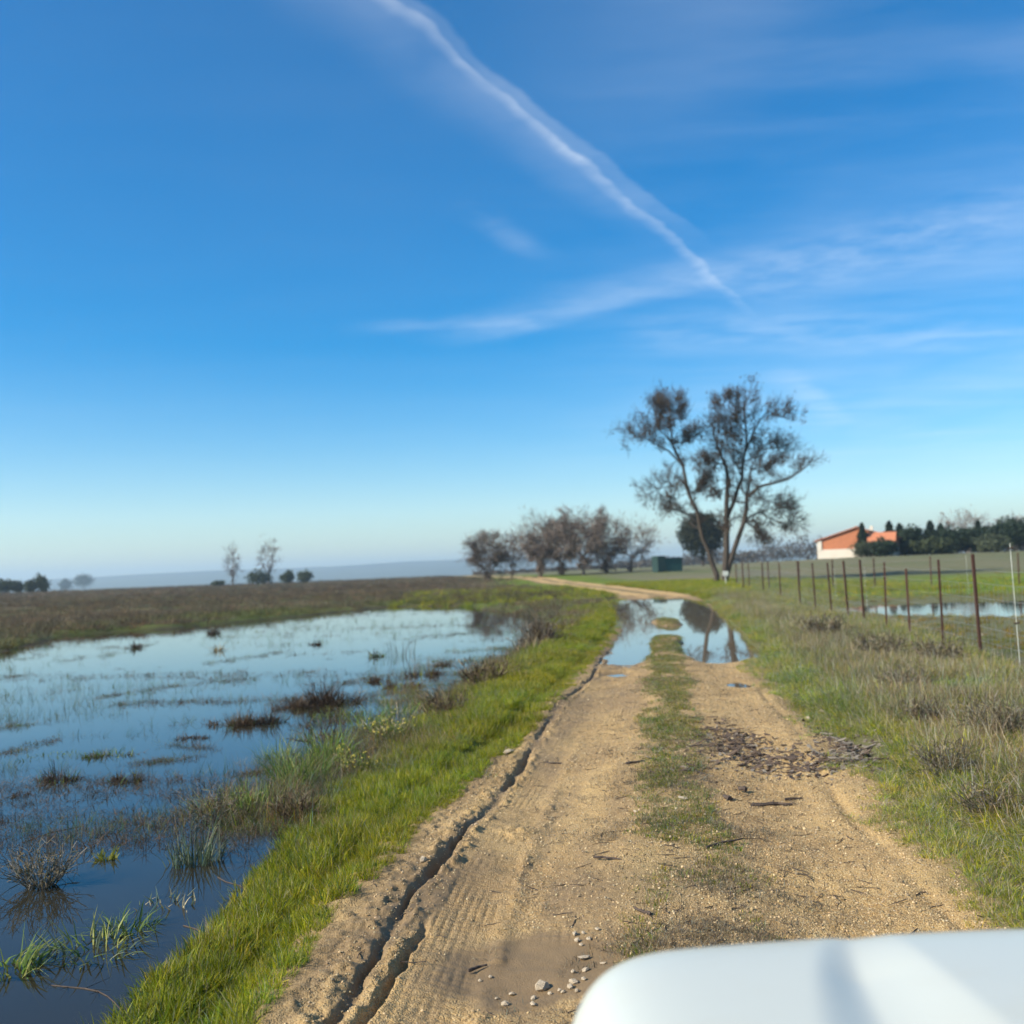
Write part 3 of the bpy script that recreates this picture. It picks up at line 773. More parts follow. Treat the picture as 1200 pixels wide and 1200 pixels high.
ROWS = [((330, 655), (620, 610), (900, 585)), ((0, 580), (100, 575)), ((210, 525), (300, 510)), ((350, 515), (545, 460)), ((390, 680), (560, 665)), ((0, 855), (200, 800)), ((570, 820), (740, 832)),
        ((610, 670), (690, 660)), ((720, 535), (1000, 490)), ((740, 420), (960, 400)), ((1030, 410), (1110, 405)), ((250, 600), (300, 585)), ((930, 680), (1010, 660)), ((0, 760), (140, 740)),
        ((1150, 620), (1400, 560)), ((1180, 700), (1330, 640)), ((1350, 600), (1620, 520)), ((1400, 450), (1700, 420)), ((60, 520), (160, 500)), ((820, 930), (1000, 900)), ((450, 890), (720, 860)), ((1050, 760), (1330, 720))]
P_, K_ = [], []
for i, rw in enumerate(ROWS):
    for a_, b_ in zip(rw[:-1], rw[1:]):
        m_n = int(math.hypot(b_[0] - a_[0], b_[1] - a_[1]) / 4.0)
        for j in range(m_n):
            t = rng.random(); p_ = at((a_[0] + (b_[0] - a_[0]) * t + rng.normal(0, 9)) / 3, 600 + (a_[1] + (b_[1] - a_[1]) * t + rng.normal(0, 4)) / 3, WZ)
            P_.append((p_[0], p_[1], WZ - .01)); K_.append(i)
P_ = np.array(P_); ok_ = sdpoly(P_[:, 0], P_[:, 1], FLOOD) > 0.05
P_ = P_[ok_]
scatter("flood_drift", P_, (.25 + .4 * rng.random(len(P_))) * (1 + .014 * P_[:, 1]), C_reed, 4, tints(len(P_), .6, 1.2, .1) * np.where(rng.random((len(P_), 1)) < .3, np.array([[1.0, 1.6, .6]]), 1.0), sz=0.5,
        label='ragged rows of dark and greenish drift weed across the flood water', category='drift weed')
# --- weeds on the near shoreline of the left verge
n = 1500
y = 8.0 * (26 / 8.0) ** rng.random(n)
shore = np.array([p for p in FLOOD[1:8]])
xs = np.interp(y, shore[:, 1], shore[:, 0])
x = xs + rng.normal(-0.22, 0.34 + 0.016 * y, n)
keep = fbm(x, y, 0.8, 3, off=77) > -0.1
x, y = x[keep], y[keep]
scatter("shore_grass", np.stack([x, y, np.maximum(land(x, y), WZ - .02)], -1), .45 + .5 * rng.random(len(x)), C_dry, 6, tints(len(x), .45, .95, .25),
        label='straggly straw-coloured grass at the edge of the flood', category='grass')

# ------------------------------------------------------------------ gravel and twigs lying on the track
def pebble(seed, nsub=1):
    r = np.random.default_rng(seed)
    bm_v = []
    t = (1 + 5 ** .5) / 2
    V = np.array([(-1, t, 0), (1, t, 0), (-1, -t, 0), (1, -t, 0), (0, -1, t), (0, 1, t), (0, -1, -t), (0, 1, -t), (t, 0, -1), (t, 0, 1), (-t, 0, -1), (-t, 0, 1)], float)
    V /= np.linalg.norm(V[0])
    F = np.array([(0, 11, 5), (0, 5, 1), (0, 1, 7), (0, 7, 10), (0, 10, 11), (1, 5, 9), (5, 11, 4), (11, 10, 2), (10, 7, 6), (7, 1, 8), (3, 9, 4), (3, 4, 2), (3, 2, 6), (3, 6, 8), (3, 8, 9), (4, 9, 5), (2, 4, 11), (6, 2, 10), (8, 6, 7), (9, 8, 1)])
    V = V * (0.72 + 0.5 * r.random((12, 1))) * np.array([1, .75 + .2 * r.random(), .5 + .25 * r.random()])
    return V, F
PEB = [(.44, .33, .18), (.37, .265, .13), (.29, .205, .105), (.45, .34, .19), (.20, .15, .09), (.36, .28, .18)]
st_m, nt, out = new_mat("stone")
tc = nt.add('ShaderNodeTexCoord').outputs['Object']
colr = nt.add('ShaderNodeVertexColor', layer_name='col').outputs[0]
tint = nt.add('ShaderNodeAttribute', attribute_name='tint', attribute_type='INSTANCER').outputs['Vector']
cc = nt.mix(1.0, colr, tint, 'MULTIPLY')
b = nt.add('ShaderNodeBsdfPrincipled', {'Base Color': cc, 'Roughness': 0.85, 'Specular IOR Level': 0.25})
nt.l.new(b.outputs[0], out.inputs[0])
so_m = simple_mat("loose_stone", (.47, .38, .26), 0.85, 0.35, 14, 0.5)
pm = []
for i in range(8):
    V, F = pebble(100 + i); me = mesh_np("pebble", V, F, False, np.array(PEB[i % 6])); me.materials.append(st_m); pm.append(me)
C_peb = clump_coll("pebbles", pm)
n = 75000
y = 3.6 * (24 / 3.6) ** rng.random(n); u = -1.6 + 3.3 * rng.random(n); x = track_c(y) + u
mx_, my_ = at(615, 1122)[:2]
hol_ = np.hypot((x - mx_) / .43, (y - my_) / .50)
dens = 0.22 + 0.45 * ss(-0.6, 0.2, u) + 0.5 * ss(-0.4, 0.4, fbm(x, y, 1.2, 3, off=41)) + 0.35 * ss(-0.5, 0.6, u)
keep = (hol_ > 0.95) & (rng.random(n) < dens) & ~((np.abs(u + 1.06) < 0.18) & (rng.random(n) < .8)) & (puddle_sd(x, y) < 0.1)
x, y = x[keep], y[keep]
s = .0022 + .0052 * rng.random(len(x)) ** 3 + .0002 * y
big_ = rng.random(len(x)) < .02; s = np.where(big_, s * 1.8, s)
scatter("track_gravel", np.stack([x, y, surf_z(x, y) + s * .25], -1), s, C_peb, 8, tints(len(x), .6, 1.35, .05), tilt=.4,
        label='fine gravel scattered over the dirt track', category='gravel')
# ring of stones round the muddy hollow
def stick_mesh(L, r, bend, seed, knots=0, flat_=1.0):
    q = np.random.default_rng(seed); n = 7; t = np.linspace(0, 1, n)
    px = (t - .5) * L; py = bend * L * np.sin(t * math.pi) + q.normal(0, .02 * L, n); pz = q.normal(0, .1 * r, n) + r
    V = []
    for i in range(n):
        rad = r * (1 - .45 * t[i]) * (.85 + .3 * q.random())
        for k in range(6):
            a = k * math.pi / 3
            V.append((px[i], py[i] + rad * math.cos(a), pz[i] + flat_ * rad * math.sin(a)))
    F = [(i * 6 + k, (i + 1) * 6 + k, (i + 1) * 6 + (k + 1) % 6, i * 6 + (k + 1) % 6) for i in range(n - 1) for k in range(6)]
    T = []
    for e in (0, (n - 1) * 6):
        T += [(e, e + k, e + k + 1) for k in range(1, 5)]
    for q_ in range(knots):
        i = int(q.integers(1, n - 2)); b0 = len(V); p = np.array([px[i], py[i], pz[i]]); d = np.array([.5, q.choice([-1, 1]) * .8, .25]); l = L * q.uniform(.12, .3)
        for e_, rad in ((0, r * .5), (1, r * .2)):
            for k in range(3):
                a = k * 2 * math.pi / 3; V.append(tuple(p + d * l * e_ + rad * np.array([-.8 * math.cos(a), .5 * math.cos(a), math.sin(a)])))
        F += [(b0 + k, b0 + (k + 1) % 3, b0 + 3 + (k + 1) % 3, b0 + 3 + k) for k in range(3)]
    return mesh_np("stick", V, [np.array(F), np.array(T)], False)
m_stick = simple_mat("dead_wood", (.075, .055, .042), .9, .5, 30, .5)
m_bark = simple_mat("bark_chip", (.115, .080, .056), .9, .55, 25, .5)
m_bark2 = simple_mat("grey_chip", (.26, .22, .165), .9, .4, 25, .5)
tw = []
for i in range(6):
    me = stick_mesh(1.0, .022, .08 * ((i % 3) - 1), 40 + i, 2); me.materials.append(m_stick); tw.append(me)
C_twig = clump_coll("twigs", tw)
n = 900
y = 4 * (20 / 4) ** rng.random(n); u = rng.normal(0.35, 0.75, n); x = track_c(y) + u
keep = (np.abs(u) < 1.7) & (np.hypot((x - mx_) / .43, (y - my_) / .50) > 1)
x, y = x[keep], y[keep]
scatter("twig_litter", np.stack([x, y, surf_z(x, y) + .002], -1), .04 + .10 * rng.random(len(x)), C_twig, 6, None, tilt=.12,
        label='thin dark twigs littering the dirt track', category='twigs')

STONES = [(635, 1157, 22, 14, 'pale cream stone, brightest on the muddy hollow'), (668, 1157, 10, 8, None), (684, 1123, 14, 8, None), (686, 1136, 12, 6, None), (672, 1139, 8, 8, None),
          (672, 1152, 14, 7, None), (684, 1148, 7, 6, None), (656, 1160, 8, 7, None), (644, 1163, 7, 5, None), (600, 1163, 10, 7, None), (592, 1175, 11, 7, None),
          (625, 1168, 9, 6, None), (625, 1178, 10, 7, None), (676, 1104, 9, 7, None), (684, 1097, 8, 7, None), (690, 1103, 8, 5, None), (681, 1109, 6, 5, None), (674, 1098, 9, 7, None),
          (660, 1162, 8, 6, None), (582, 1168, 6, 5, None), (676, 1162, 7, 5, None), (700, 1090, 7, 5, None), (707, 1128, 8, 5, None), (575, 1146, 7, 5, None), (562, 1149, 6, 5, None),
          (496, 1010, 11, 9, 'grey angular stone lying in grass at the left dirt edge'), (596, 884, 16, 7, 'pale flat stone at the verge foot beside the left furrow'),
          (900, 716, 9, 8, None), (1150, 745, 5, 4, None), (963, 839, 9, 6, 'pale stone in the grass edge above the grey bark pile'), (947, 842, 8, 5, 'small cream stone just left of the bark pile'),
          (745, 952, 8, 5, None), (801, 937, 13, 6, 'cream flat stone on the grassy middle of the track')]
sm_cache = []
for i in range(5):
    V, F = pebble(300 + i)
    sm_cache.append(mesh_np("stone", V, F, False))
for i, (px, py, w, h, lb) in enumerate(STONES):
    p = at(px, py); z = float(surf_z(p[0], p[1])[0]); p = at(px, py, z); s = p[1] / 1200
    o = obj("stone", sm_cache[i % 5], so_m)
    o.location = (p[0], p[1], float(surf_z(p[0], p[1])[0]) + h * s * .25)
    o.scale = (w * s * .52, w * s * .42, h * s * .62); o.rotation_euler = (random.uniform(-.2, .2), random.uniform(-.2, .2), random.uniform(0, 6))
    if lb: tag(o, lb, 'stone', 'stones on and beside the track')
    elif px > 1100: tag(o, 'small pale stone in the grass by the fence', 'stone', 'stones on and beside the track')
    elif px > 850: tag(o, 'white stone at the right shore of the track puddle', 'stone', 'stones on and beside the track')
    elif py < 1000: tag(o, 'small stone in the grass of the track middle', 'stone', 'stones on and beside the track')
    else: tag(o, 'small tan stone lying at the rim of the muddy hollow', 'stone', 'small stones round the muddy hollow')

STICKS = [(905, 946, 46, 5, 0.0, 'straight dark stick lying alone across the right rut'), (930, 938, 22, 3, .1, 'thin twig just above the straight stick in the right rut'),
          (852, 938, 14, 6, 1.2, 'short curved piece of bark near the middle grass'), (870, 928, 10, 6, 1.5, 'stubby upright-looking bark scrap beside the middle grass'),
          (712, 1008, 34, 3, -.25, 'thin dark twig left of the middle grass'), (745, 895, 26, 3, .3, 'thin twig beside the left wheel path near its far end'),
          (690, 1178, 34, 4, .45, 'brown stick in the gravel beside the white bonnet'), (640, 897, 36, 3, .05, 'long thin twig across the left rut'),
          (753, 1070, 4, 14, 1.4, 'dark wood chip standing in gravel left of the bonnet'), (1015, 893, 60, 3, .15, 'long twig at the front of the grey bark pile'),
          (560, 1137, 26, 4, .4, 'short dark stick in the clods beside the tyre track'), (850, 990, 60, 3, .35, 'forked twig across the right side of the middle grass')]
for i, (px, py, w, h, an, lb) in enumerate(STICKS):
    p = at(px, py); z = float(surf_z(p[0], p[1])[0]); p = at(px, py, z); s = p[1] / 1200
    L_ = max(w, h) * s * (1.0 if w > h else 2.0)
    o = obj("stick", stick_mesh(L_, max(.006, min(w, h) * s * .55), .06, 500 + i, 1 if w > 20 else 0), m_stick)
    o.location = (p[0], p[1], z + .003); o.rotation_euler = (0, 0, an * 1.6); tag(o, lb, 'stick', 'sticks on the track')

# bark chips and flattened reed litter dumped across the right rut
def chip(seed):
    q = np.random.default_rng(seed); n = 5; V = []
    cv = q.uniform(-.25, .25)
    for i in range(n):
        t = i / (n - 1) - .5; w = (.16 + .1 * q.random()) * (1 - (2 * t) ** 4 * .5)
        yy = cv * (t * t - .1); zz = .22 * q.uniform(-.3, .5) * abs(t) + .03
        V += [(t, yy - w, zz), (t, yy + w, zz + q.uniform(-.03, .06)), (t, yy + w, zz + .10), (t, yy - w, zz + .08)]
    F = [(i * 4 + k, i * 4 + (k + 1) % 4, (i + 1) * 4 + (k + 1) % 4, (i + 1) * 4 + k) for i in range(n - 1) for k in range(4)]
    F += [(3, 2, 1, 0), ((n - 1) * 4, (n - 1) * 4 + 1, (n - 1) * 4 + 2, (n - 1) * 4 + 3)]
    return np.array(V, float), np.array(F)
chips_d, chips_g = [], []
for i in range(6):
    V, F = chip(700 + i); chips_d.append(mesh_np("bark_chip", V, F)); chips_d[-1].materials.append(m_bark)
    chips_g.append(mesh_np("bark_chip", V, F)); chips_g[-1].materials.append(m_bark2)
path = [(800, 905, 'd'), (830, 880, 'd'), (850, 862, 'd'), (868, 870, 'd'), (880, 880, 'd'), (900, 888, 'd'), (930, 893, 'd'), (960, 896, 'd'), (985, 890, 'm'),
        (1000, 875, 'g'), (985, 862, 'g'), (1010, 885, 'g'), (978, 850, 'g'), (818, 850, 'd'), (995, 890, 'g')]
wts = np.array([.5, 1, 1.5, 1.3, 1.4, 1.4, 1.3, 1.0, .9, 2.0, 1.6, 1.6, .8, .35, 1.4]); wts /= wts.sum()
WHERE = ['beside the middle grass', 'left of the right rut', 'at the far side of the litter', 'in the upper middle of the litter', 'in the middle of the litter', 'in the thick of the litter',
         'in the near band of the litter', 'at the near right of the litter', 'between litter and pale pile', 'in the middle of the pile', 'at the far side of the pile', 'at the near side of the pile',
         'at its top by the grass', 'apart from the litter by the middle grass', 'at the left foot of the pile']
for i in range(298):
    ki = int(rng.choice(len(path), p=wts)); px, py, kd = path[ki]
    px += rng.normal(0, 15); py += rng.normal(0, 7)
    grey = kd == 'g' and rng.random() < .75 or kd == 'm' and rng.random() < .5
    p = at(px, py); z = float(surf_z(p[0], p[1])[0]); s = p[1] / 1200
    L_ = float(6 + 12 * rng.random() ** 1.6) * s * .9
    o = obj("bark_chip", (chips_g if grey else chips_d)[int(rng.integers(6))])
    o.location = (p[0], p[1], z + float(rng.uniform(0, .022))); o.scale = (L_ * 1.15, L_ * rng.uniform(.3, .75), L_ * .8)
    o.rotation_euler = (rng.normal(0, .3), rng.normal(0, .25), rng.normal(.1, .7))
    if grey: tag(o, 'grey chip of the pale verge pile, ' + WHERE[ki], 'bark chip', 'pale bark pile at the verge')
    else: tag(o, 'dark bark chip across the right rut, ' + WHERE[ki], 'bark chip', 'dark bark litter across the right rut')

C_crumb = clump_coll("crumbs", chips_d + chips_g[:3])
n = 1500; k_ = rng.choice(len(path), n, p=wts)
pp_ = np.array([at(path[i][0] + rng.normal(0, 20), path[i][1] + rng.normal(0, 9)) for i in k_])
scatter("bark_crumbs", np.stack([pp_[:, 0], pp_[:, 1], surf_z(pp_[:, 0], pp_[:, 1]) + .002], -1), .02 + .06 * rng.random(n) ** 1.5, C_crumb, 9, None, tilt=.3,
        label='small bark crumbs and reed scraps strewn among the bark chips', category='litter')

# ------------------------------------------------------------------ single plants in and beside the flood
def plant(name, px, py, parts, label, z=None, group=None, cat='plant', mat=None):
    zz = WZ - .01 if z is None else z
    p = at(px, py, zz)
    V, F, C = join(parts)
    me = mesh_np(name, V, F, False, C); me.materials.append(mat or gp_m)
    return obj(name, me, None, loc=(p[0], p[1], zz), label=label, category=cat, group=group)
def pxm(px, py, n): return at(px, py, WZ)[1] / 1200 * n
rp = np.random.default_rng(23)
def tussock(px, py, w, h, label, cols=BROWN, n=260, squash=.45, lean=.55, green=0):
    R, H = pxm(px, py, w) / 2 * 1.15, pxm(px, py, h) * 1.4
    wd = max(.0050, at(px, py, WZ)[1] * .0007)
    parts = []; k = 3 if w < 40 else 6
    for j in range(k):                                   # several crowded crowns of unequal height
        ox = R * rp.uniform(-.75, .75); oy = R * rp.uniform(-.3, .3); hh = H * rp.uniform(.5, 1.15) * (1 - .45 * abs(ox) / R)
        V, F, C = blade_set(n // k, R * rp.uniform(.18, .35), hh * .5, hh * 1.2, wd, lean * rp.uniform(.7, 1.3), .3, rp, 4, cols, wavy=.25)
        V[:, 0] += ox; V[:, 1] += oy; parts.append((V, F, C))
    V, F, C = blade_set(n // 2, R * 1.15, H * .3, H * .9, wd * 1.3, 1.35, .08, rp, 3, cols[:3] + GREY[2:3], wavy=.1)
    V[:, 1] *= .5; V[:, 2] *= .5; parts.append((V, F, C))
    if green: parts.append(blade_set(green, R, H * .3, H * .8, wd, .4, .15, rp, 3, DEEP + GREEN[:2]))
    plant('sedge_tussock', px, py, parts, label, group='sedge tussocks in the flood', cat='tussock')
DK = [(.045, .030, .020), (.075, .050, .032), (.11, .075, .048), (.035, .026, .02)]
tussock(382, 826, 74, 32, 'largest dark brown sedge tussock, standing tall in the flood near the verge', DK, 700)
tussock(345, 830, 44, 18, 'brown tussock adjoining the left side of the largest tussock', BROWN, 380)
tussock(272, 850, 56, 20, 'wide low brown tussock left of the largest tussock', BROWN, 420)
tussock(306, 848, 42, 22, 'ragged brown tussock between the wide low one and the largest', DK, 360)
tussock(226, 866, 40, 9, 'flat dark mat tussock at the near end of the brown row', DK, 220)
tussock(128, 886, 60, 14, 'narrow brownish green tussock strip in open water at left', BROWN + DEEP, 240, green=60)
tussock(68, 916, 44, 22, 'dark clump with wispy top, between two others at the left', DK, 280, green=20)
tussock(148, 916, 38, 20, 'dark round tussock with green leaves trailing left', DK, 260, green=20)
tussock(24, 934, 26, 12, 'smallest dark tussock near the left picture edge', DK, 120)
tussock(251, 743, 14, 9, 'tiny dark tussock at the far side of the flood', DK, 90)
tussock(157, 760, 14, 9, 'tiny dark tussock farthest left beyond the open water', DK, 90)
tussock(255, 763, 10, 12, 'tiny pale yellowish tuft in mid flood', STRAW[:3], 60)
tussock(470, 806, 40, 16, 'brown tussock between the largest one and the verge weeds', BROWN, 260, green=20)
tussock(445, 800, 26, 12, 'small dark tussock just right of the largest one', DK, 160)
tussock(498, 792, 36, 16, 'brown tussock close to the verge, behind the weed thicket', BROWN, 240, green=15)
tussock(524, 780, 30, 12, 'low grey-brown tussock near the far verge shore', GREY + BROWN, 180)
tussock(370, 756, 16, 7, 'tiny flat tuft in the bright middle of the flood', DK, 70)
tussock(440, 770, 18, 10, 'thin greenish tuft on the bright water right of centre', DEEP + BROWN, 80)

def tuft(px, py, w, h, label, cols, n=90, lean=.3, curve=.2, wd=.006, cat='grass tuft', name='grass_tuft', z=None, extra=None):
    R, H = pxm(px, py, w) / 2, pxm(px, py, h)
    wd *= 1.35; parts = [blade_set(int(n * 1.6), R, H * .4, H * 1.15, wd, lean, curve, rp, 4, cols, wavy=.1)]
    if extra: parts += extra(R, H)
    plant(name, px, py, parts, label, group='grass tufts by the flood', cat=cat, z=z)
FRESH = [(.11, .19, .03), (.16, .23, .04), (.21, .25, .05), (.08, .13, .03), (.26, .27, .07)]
BLUEG = [(.08, .12, .07), (.11, .14, .08), (.06, .09, .05), (.16, .17, .10)]
tuft(110, 1115, 110, 46, 'sprawling green grass tuft lying in dark water near the bottom left', FRESH + BLUEG, 150, .95, .3, .008)
tuft(12, 1140, 60, 60, 'bright green arching tuft cut by the left picture edge', FRESH, 80, .7, .35, .009)
tuft(228, 1012, 60, 48, 'upright blue-green rush tuft in dark water before the verge', BLUEG, 90, .22, .12, .006)
tuft(150, 1090, 60, 36, 'small dark green leafy tuft beside the sprawling tuft', DEEP, 60, .6, .3, .008)
tuft(195, 1062, 70, 22, 'flattened pale blades floating in front of the verge', BLUEG + STRAW[:2], 50, 1.25, .1, .008)
tuft(125, 1008, 20, 22, 'small yellow-green seedling clump alone in dark water', [(.22, .22, .03), (.17, .18, .03)], 26, .35, .15, .012)
tuft(262, 948, 70, 34, 'straggly tuft of mixed brown and green stems off the verge', FRESH + STRAW[2:4], 80, .4, .2, .006)
tuft(300, 952, 60, 46, 'thick green tuft with brown base off the verge', FRESH + BROWN[:2], 130, .4, .2, .006)
tuft(352, 915, 70, 50, 'broad green tuft with dark twigs against the verge', FRESH + DEEP, 170, .4, .22, .006)
tuft(388, 890, 50, 48, 'tall fresh green tuft beside the yellow flowers', FRESH, 130, .3, .2, .006)
tuft(330, 890, 50, 36, 'loose green tuft standing out in the water', FRESH, 60, .4, .2, .006)
tuft(432, 852, 40, 30, 'short green tuft in the water behind the yellow flowers', FRESH, 80, .35, .2, .007)
tuft(470, 838, 46, 26, 'yellowish green tuft among brown stems near the verge', FRESH + STRAW[:2], 90, .45, .2, .007)
tuft(395, 840, 60, 12, 'mossy green fringe at the foot of the largest tussock', [(.15, .18, .03), (.11, .14, .03)], 130, .6, .2, .008)
tuft(470, 768, 40, 22, 'thin upright rushes in the bright far water', BLUEG + DK, 26, .12, .08, .008)
tuft(60, 888, 70, 8, 'low green algae-like mat at the left of the flood', [(.13, .19, .03), (.10, .15, .03)], 110, 1.2, .1, .008)

def weed(px, py, w, h, label, cols, n=120, z=None, name='dry_weed', flowers=None):
    """a branching thin-stemmed weed"""
    p = at(px, py, WZ if z is None else z); s = p[1] / 1200; R, H = w * s / 2, h * s
    segs = []
    wd = max(.0025, p[1] * .00035)
    tips = []
    for i in range(n):
        a = rp.random() * 6.28; d = R * .5 * rp.random() ** .5
        q = np.array([d * math.cos(a), d * math.sin(a), 0.0])
        v = np.array([math.cos(a) * .5, math.sin(a) * .5, 1.0]) + rp.normal(0, .3, 3)
        L = H * rp.uniform(.3, .6)
        for k in range(4):
            v = v / np.linalg.norm(v); e = q + v * L * (.8 ** k) * .55; segs.append((q, e)); 
            if k and rp.random() < .7:
                v2 = v + rp.normal(0, .7, 3); v2 /= np.linalg.norm(v2); segs.append((q, q + v2 * L * .35)); tips.append(q + v2 * L * .35)
            q = e; v = v + rp.normal(0, .35, 3) + np.array([0, 0, .05])
        tips.append(q)
    P0 = np.array([a for a, _ in segs]); P1 = np.array([b_ for _, b_ in segs])
    P0[:, 2] = np.maximum(P0[:, 2], -.01); P1[:, 2] = np.maximum(P1[:, 2], 0.0)
    V, F = frusta(P0, P1, np.full(len(P0), wd), np.full(len(P0), wd * .6), 3)
    cols = np.array(cols); C = np.repeat(cols[rp.integers(0, len(cols), len(P0))] * (.7 + .6 * rp.random((len(P0), 1))), 6, 0)
    zz = WZ - .005 if z is None else z
    pp = at(px, py, zz)
    me = mesh_np(name, V, F, False, C); me.materials.append(gp_m)
    o = obj(name, me, None, loc=(pp[0], pp[1], zz), label=label, category='weed', group='dry weeds by the water and fence')
    if flowers:
        tp = np.array(tips)[:flowers]; tp[:, 2] = np.maximum(tp[:, 2], H * .25)
        rad = max(.008, p[1] * .0011)
        V, F, C = [], [], []
        octa = np.array([(1, 0, 0), (0, 1, 0), (-1, 0, 0), (0, -1, 0), (0, 0, .5), (0, 0, -.5)])
        of = np.array([(0, 1, 4), (1, 2, 4), (2, 3, 4), (3, 0, 4), (1, 0, 5), (2, 1, 5), (3, 2, 5), (0, 3, 5)])
        for i, t in enumerate(tp): V.append(octa * rad + t); F.append(of + 6 * i)
        obj('flower_heads', mesh_np('flower_heads', np.concatenate(V), np.concatenate(F)), simple_mat('yellow_flower', (.55, .45, .06), .7, .2, 20), o, kind='stuff')
    return o
def frusta(P0, P1, R0, R1, sides):
    n = len(P0); D = P1 - P0; D = D / (np.linalg.norm(D, axis=1, keepdims=True) + 1e-9)
    ref = np.where(np.abs(D[:, 2:3]) < .9, np.array([[0, 0, 1.0]]), np.array([[1.0, 0, 0]]))
    A = np.cross(D, ref); A /= np.linalg.norm(A, axis=1, keepdims=True) + 1e-9; B = np.cross(D, A)
    an = np.arange(sides) * 2 * math.pi / sides
    ring = np.cos(an)[None, :, None] * A[:, None] + np.sin(an)[None, :, None] * B[:, None]
    V = np.stack([P0[:, None] + ring * np.asarray(R0)[:, None, None], P1[:, None] + ring * np.asarray(R1)[:, None, None]], 1)
    base = (np.arange(n) * 2 * sides)[:, None]
    F = np.concatenate([base + np.array([k, (k + 1) % sides, sides + (k + 1) % sides, sides + k]) for k in range(sides)], 0)
    return V.reshape(-1, 3), F
weed(48, 1040, 62, 62, 'round grey dry weed ball standing in dark water at the left edge', GREY + STRAW[2:4], 130)
weed(250, 965, 60, 60, 'thin grey-brown dry weed with fine twigs off the left verge', BROWN + GREY, 40)
weed(345, 958, 80, 40, 'brown tangled dry weed at the verge edge behind the green tuft', STRAW[2:4] + BROWN, 110)
weed(385, 880, 60, 60, 'leafless dark twiggy weed standing over the green tufts', DK + BROWN, 40)
weed(520, 845, 56, 48, 'brown dry weed thicket on the verge shore, nearest of three', STRAW[2:4] + BROWN, 110)
weed(570, 806, 70, 44, 'brown dry weed thicket on the verge shore, middle of three', BROWN + STRAW[2:3], 130)
weed(632, 758, 60, 40, 'grey-brown weed thicket on the verge shore, farthest of three', GREY[:3] + BROWN, 110)
weed(455, 868, 56, 40, 'yellow-flowered weed at the edge of the left verge', FRESH + STRAW[:2], 50, flowers=60)
weed(415, 905, 46, 36, 'pale yellow-flowered weed nearest the camera on the left verge', FRESH + STRAW[:1], 36, flowers=36)
for (px, py, w, h, lb) in ((1085, 850, 44, 40, 'dark twiggy dead weed in the straw on the right verge'), (1165, 865, 70, 60, 'grey dead weed tangle near the right picture edge'),
                           (1110, 910, 70, 54, 'pale dry weed tangle above the bright right grass'), (1160, 960, 60, 60, 'pale dry weed beside the right picture edge, nearest to the bonnet'),
                           (1100, 775, 70, 36, 'brown dry weed at the foot of the tall rusty post'), (1030, 770, 70, 36, 'brown dry weed below the middle rusty posts'),
                           (965, 745, 70, 32, 'low brown weed thicket below the distant fence posts'), (1060, 810, 70, 36, 'straw-coloured weed mound in the middle of the right verge')):
    zz = float(surf_z(*at(px, py, .05)[:2])[0])
    weed(px, py, w, h, lb, GREY + STRAW[2:4] + BROWN[:2], 120, z=zz)
# fallen twigs in the flood
for i, (x0, y0, x1, y1, lb) in enumerate([(255, 1028, 290, 1070, 'thin black branch fallen into the water at the verge'), (25, 988, 100, 968, 'broken reed stem bundle floating at left'),
                                          (60, 1155, 145, 1182, 'pale bent stalk floating near the bottom left'), (215, 1085, 262, 1125, 'dark twig resting against the near verge')]):
    a, b_ = at(x0, y0, WZ), at(x1, y1, WZ); L_ = np.linalg.norm(b_ - a)
    o = obj('fallen_branch', stick_mesh(L_, .0042, .1, 900 + i, 3), m_stick, loc=((a[0] + b_[0]) / 2, (a[1] + b_[1]) / 2, WZ - .003), label=lb, category='branch', group='branches in the flood')
    o.rotation_euler = (0, 0, math.atan2(b_[1] - a[1], b_[0] - a[0]))

# ------------------------------------------------------------------ trees
def tree_mats(name, col): return simple_mat(name, col, .9, .35, 4, .4)
m_trunk = tree_mats("tree_bark", (.058, .045, .034)); m_twig = tree_mats("tree_twig", (.060, .046, .036))
m_pale = tree_mats("pale_twig", (.20, .165, .14)); m_grey = tree_mats("grey_twig", (.135, .105, .080))
def leaf_mat(name, col, var=.5):
    m, nt, out = new_mat(name)
    tc = nt.add('ShaderNodeTexCoord').outputs['Object']
    n = nt.noise(tc, 1.7, 3, .6); f = nt.m('MULTIPLY_ADD', n, 2 * var, 1 - var)
    c = nt.mix(1.0, col, nt.add('ShaderNodeCombineColor', {0: f, 1: f, 2: f}).outputs[0], 'MULTIPLY')
    pb = nt.add('ShaderNodeBsdfPrincipled', {'Base Color': c, 'Roughness': .7, 'Specular IOR Level': .15}); tl = nt.add('ShaderNodeBsdfTranslucent', {'Color': c})
    mx = nt.add('ShaderNodeMixShader', {0: .25, 1: pb.outputs[0], 2: tl.outputs[0]}); nt.l.new(mx.outputs[0], out.inputs[0])
    return m
m_seed = leaf_mat("brown_leaf_cluster", (.085, .058, .036)); m_ever = leaf_mat("evergreen_leaf", (.026, .030, .013)); m_coni = leaf_mat("conifer_leaf", (.022, .036, .018))
m_blos = leaf_mat("faded_blossom", (.27, .21, .17), .45); m_bush = leaf_mat("bush_leaf", (.055, .068, .030)); m_olive = leaf_mat("olive_leaf", (.065, .078, .042))
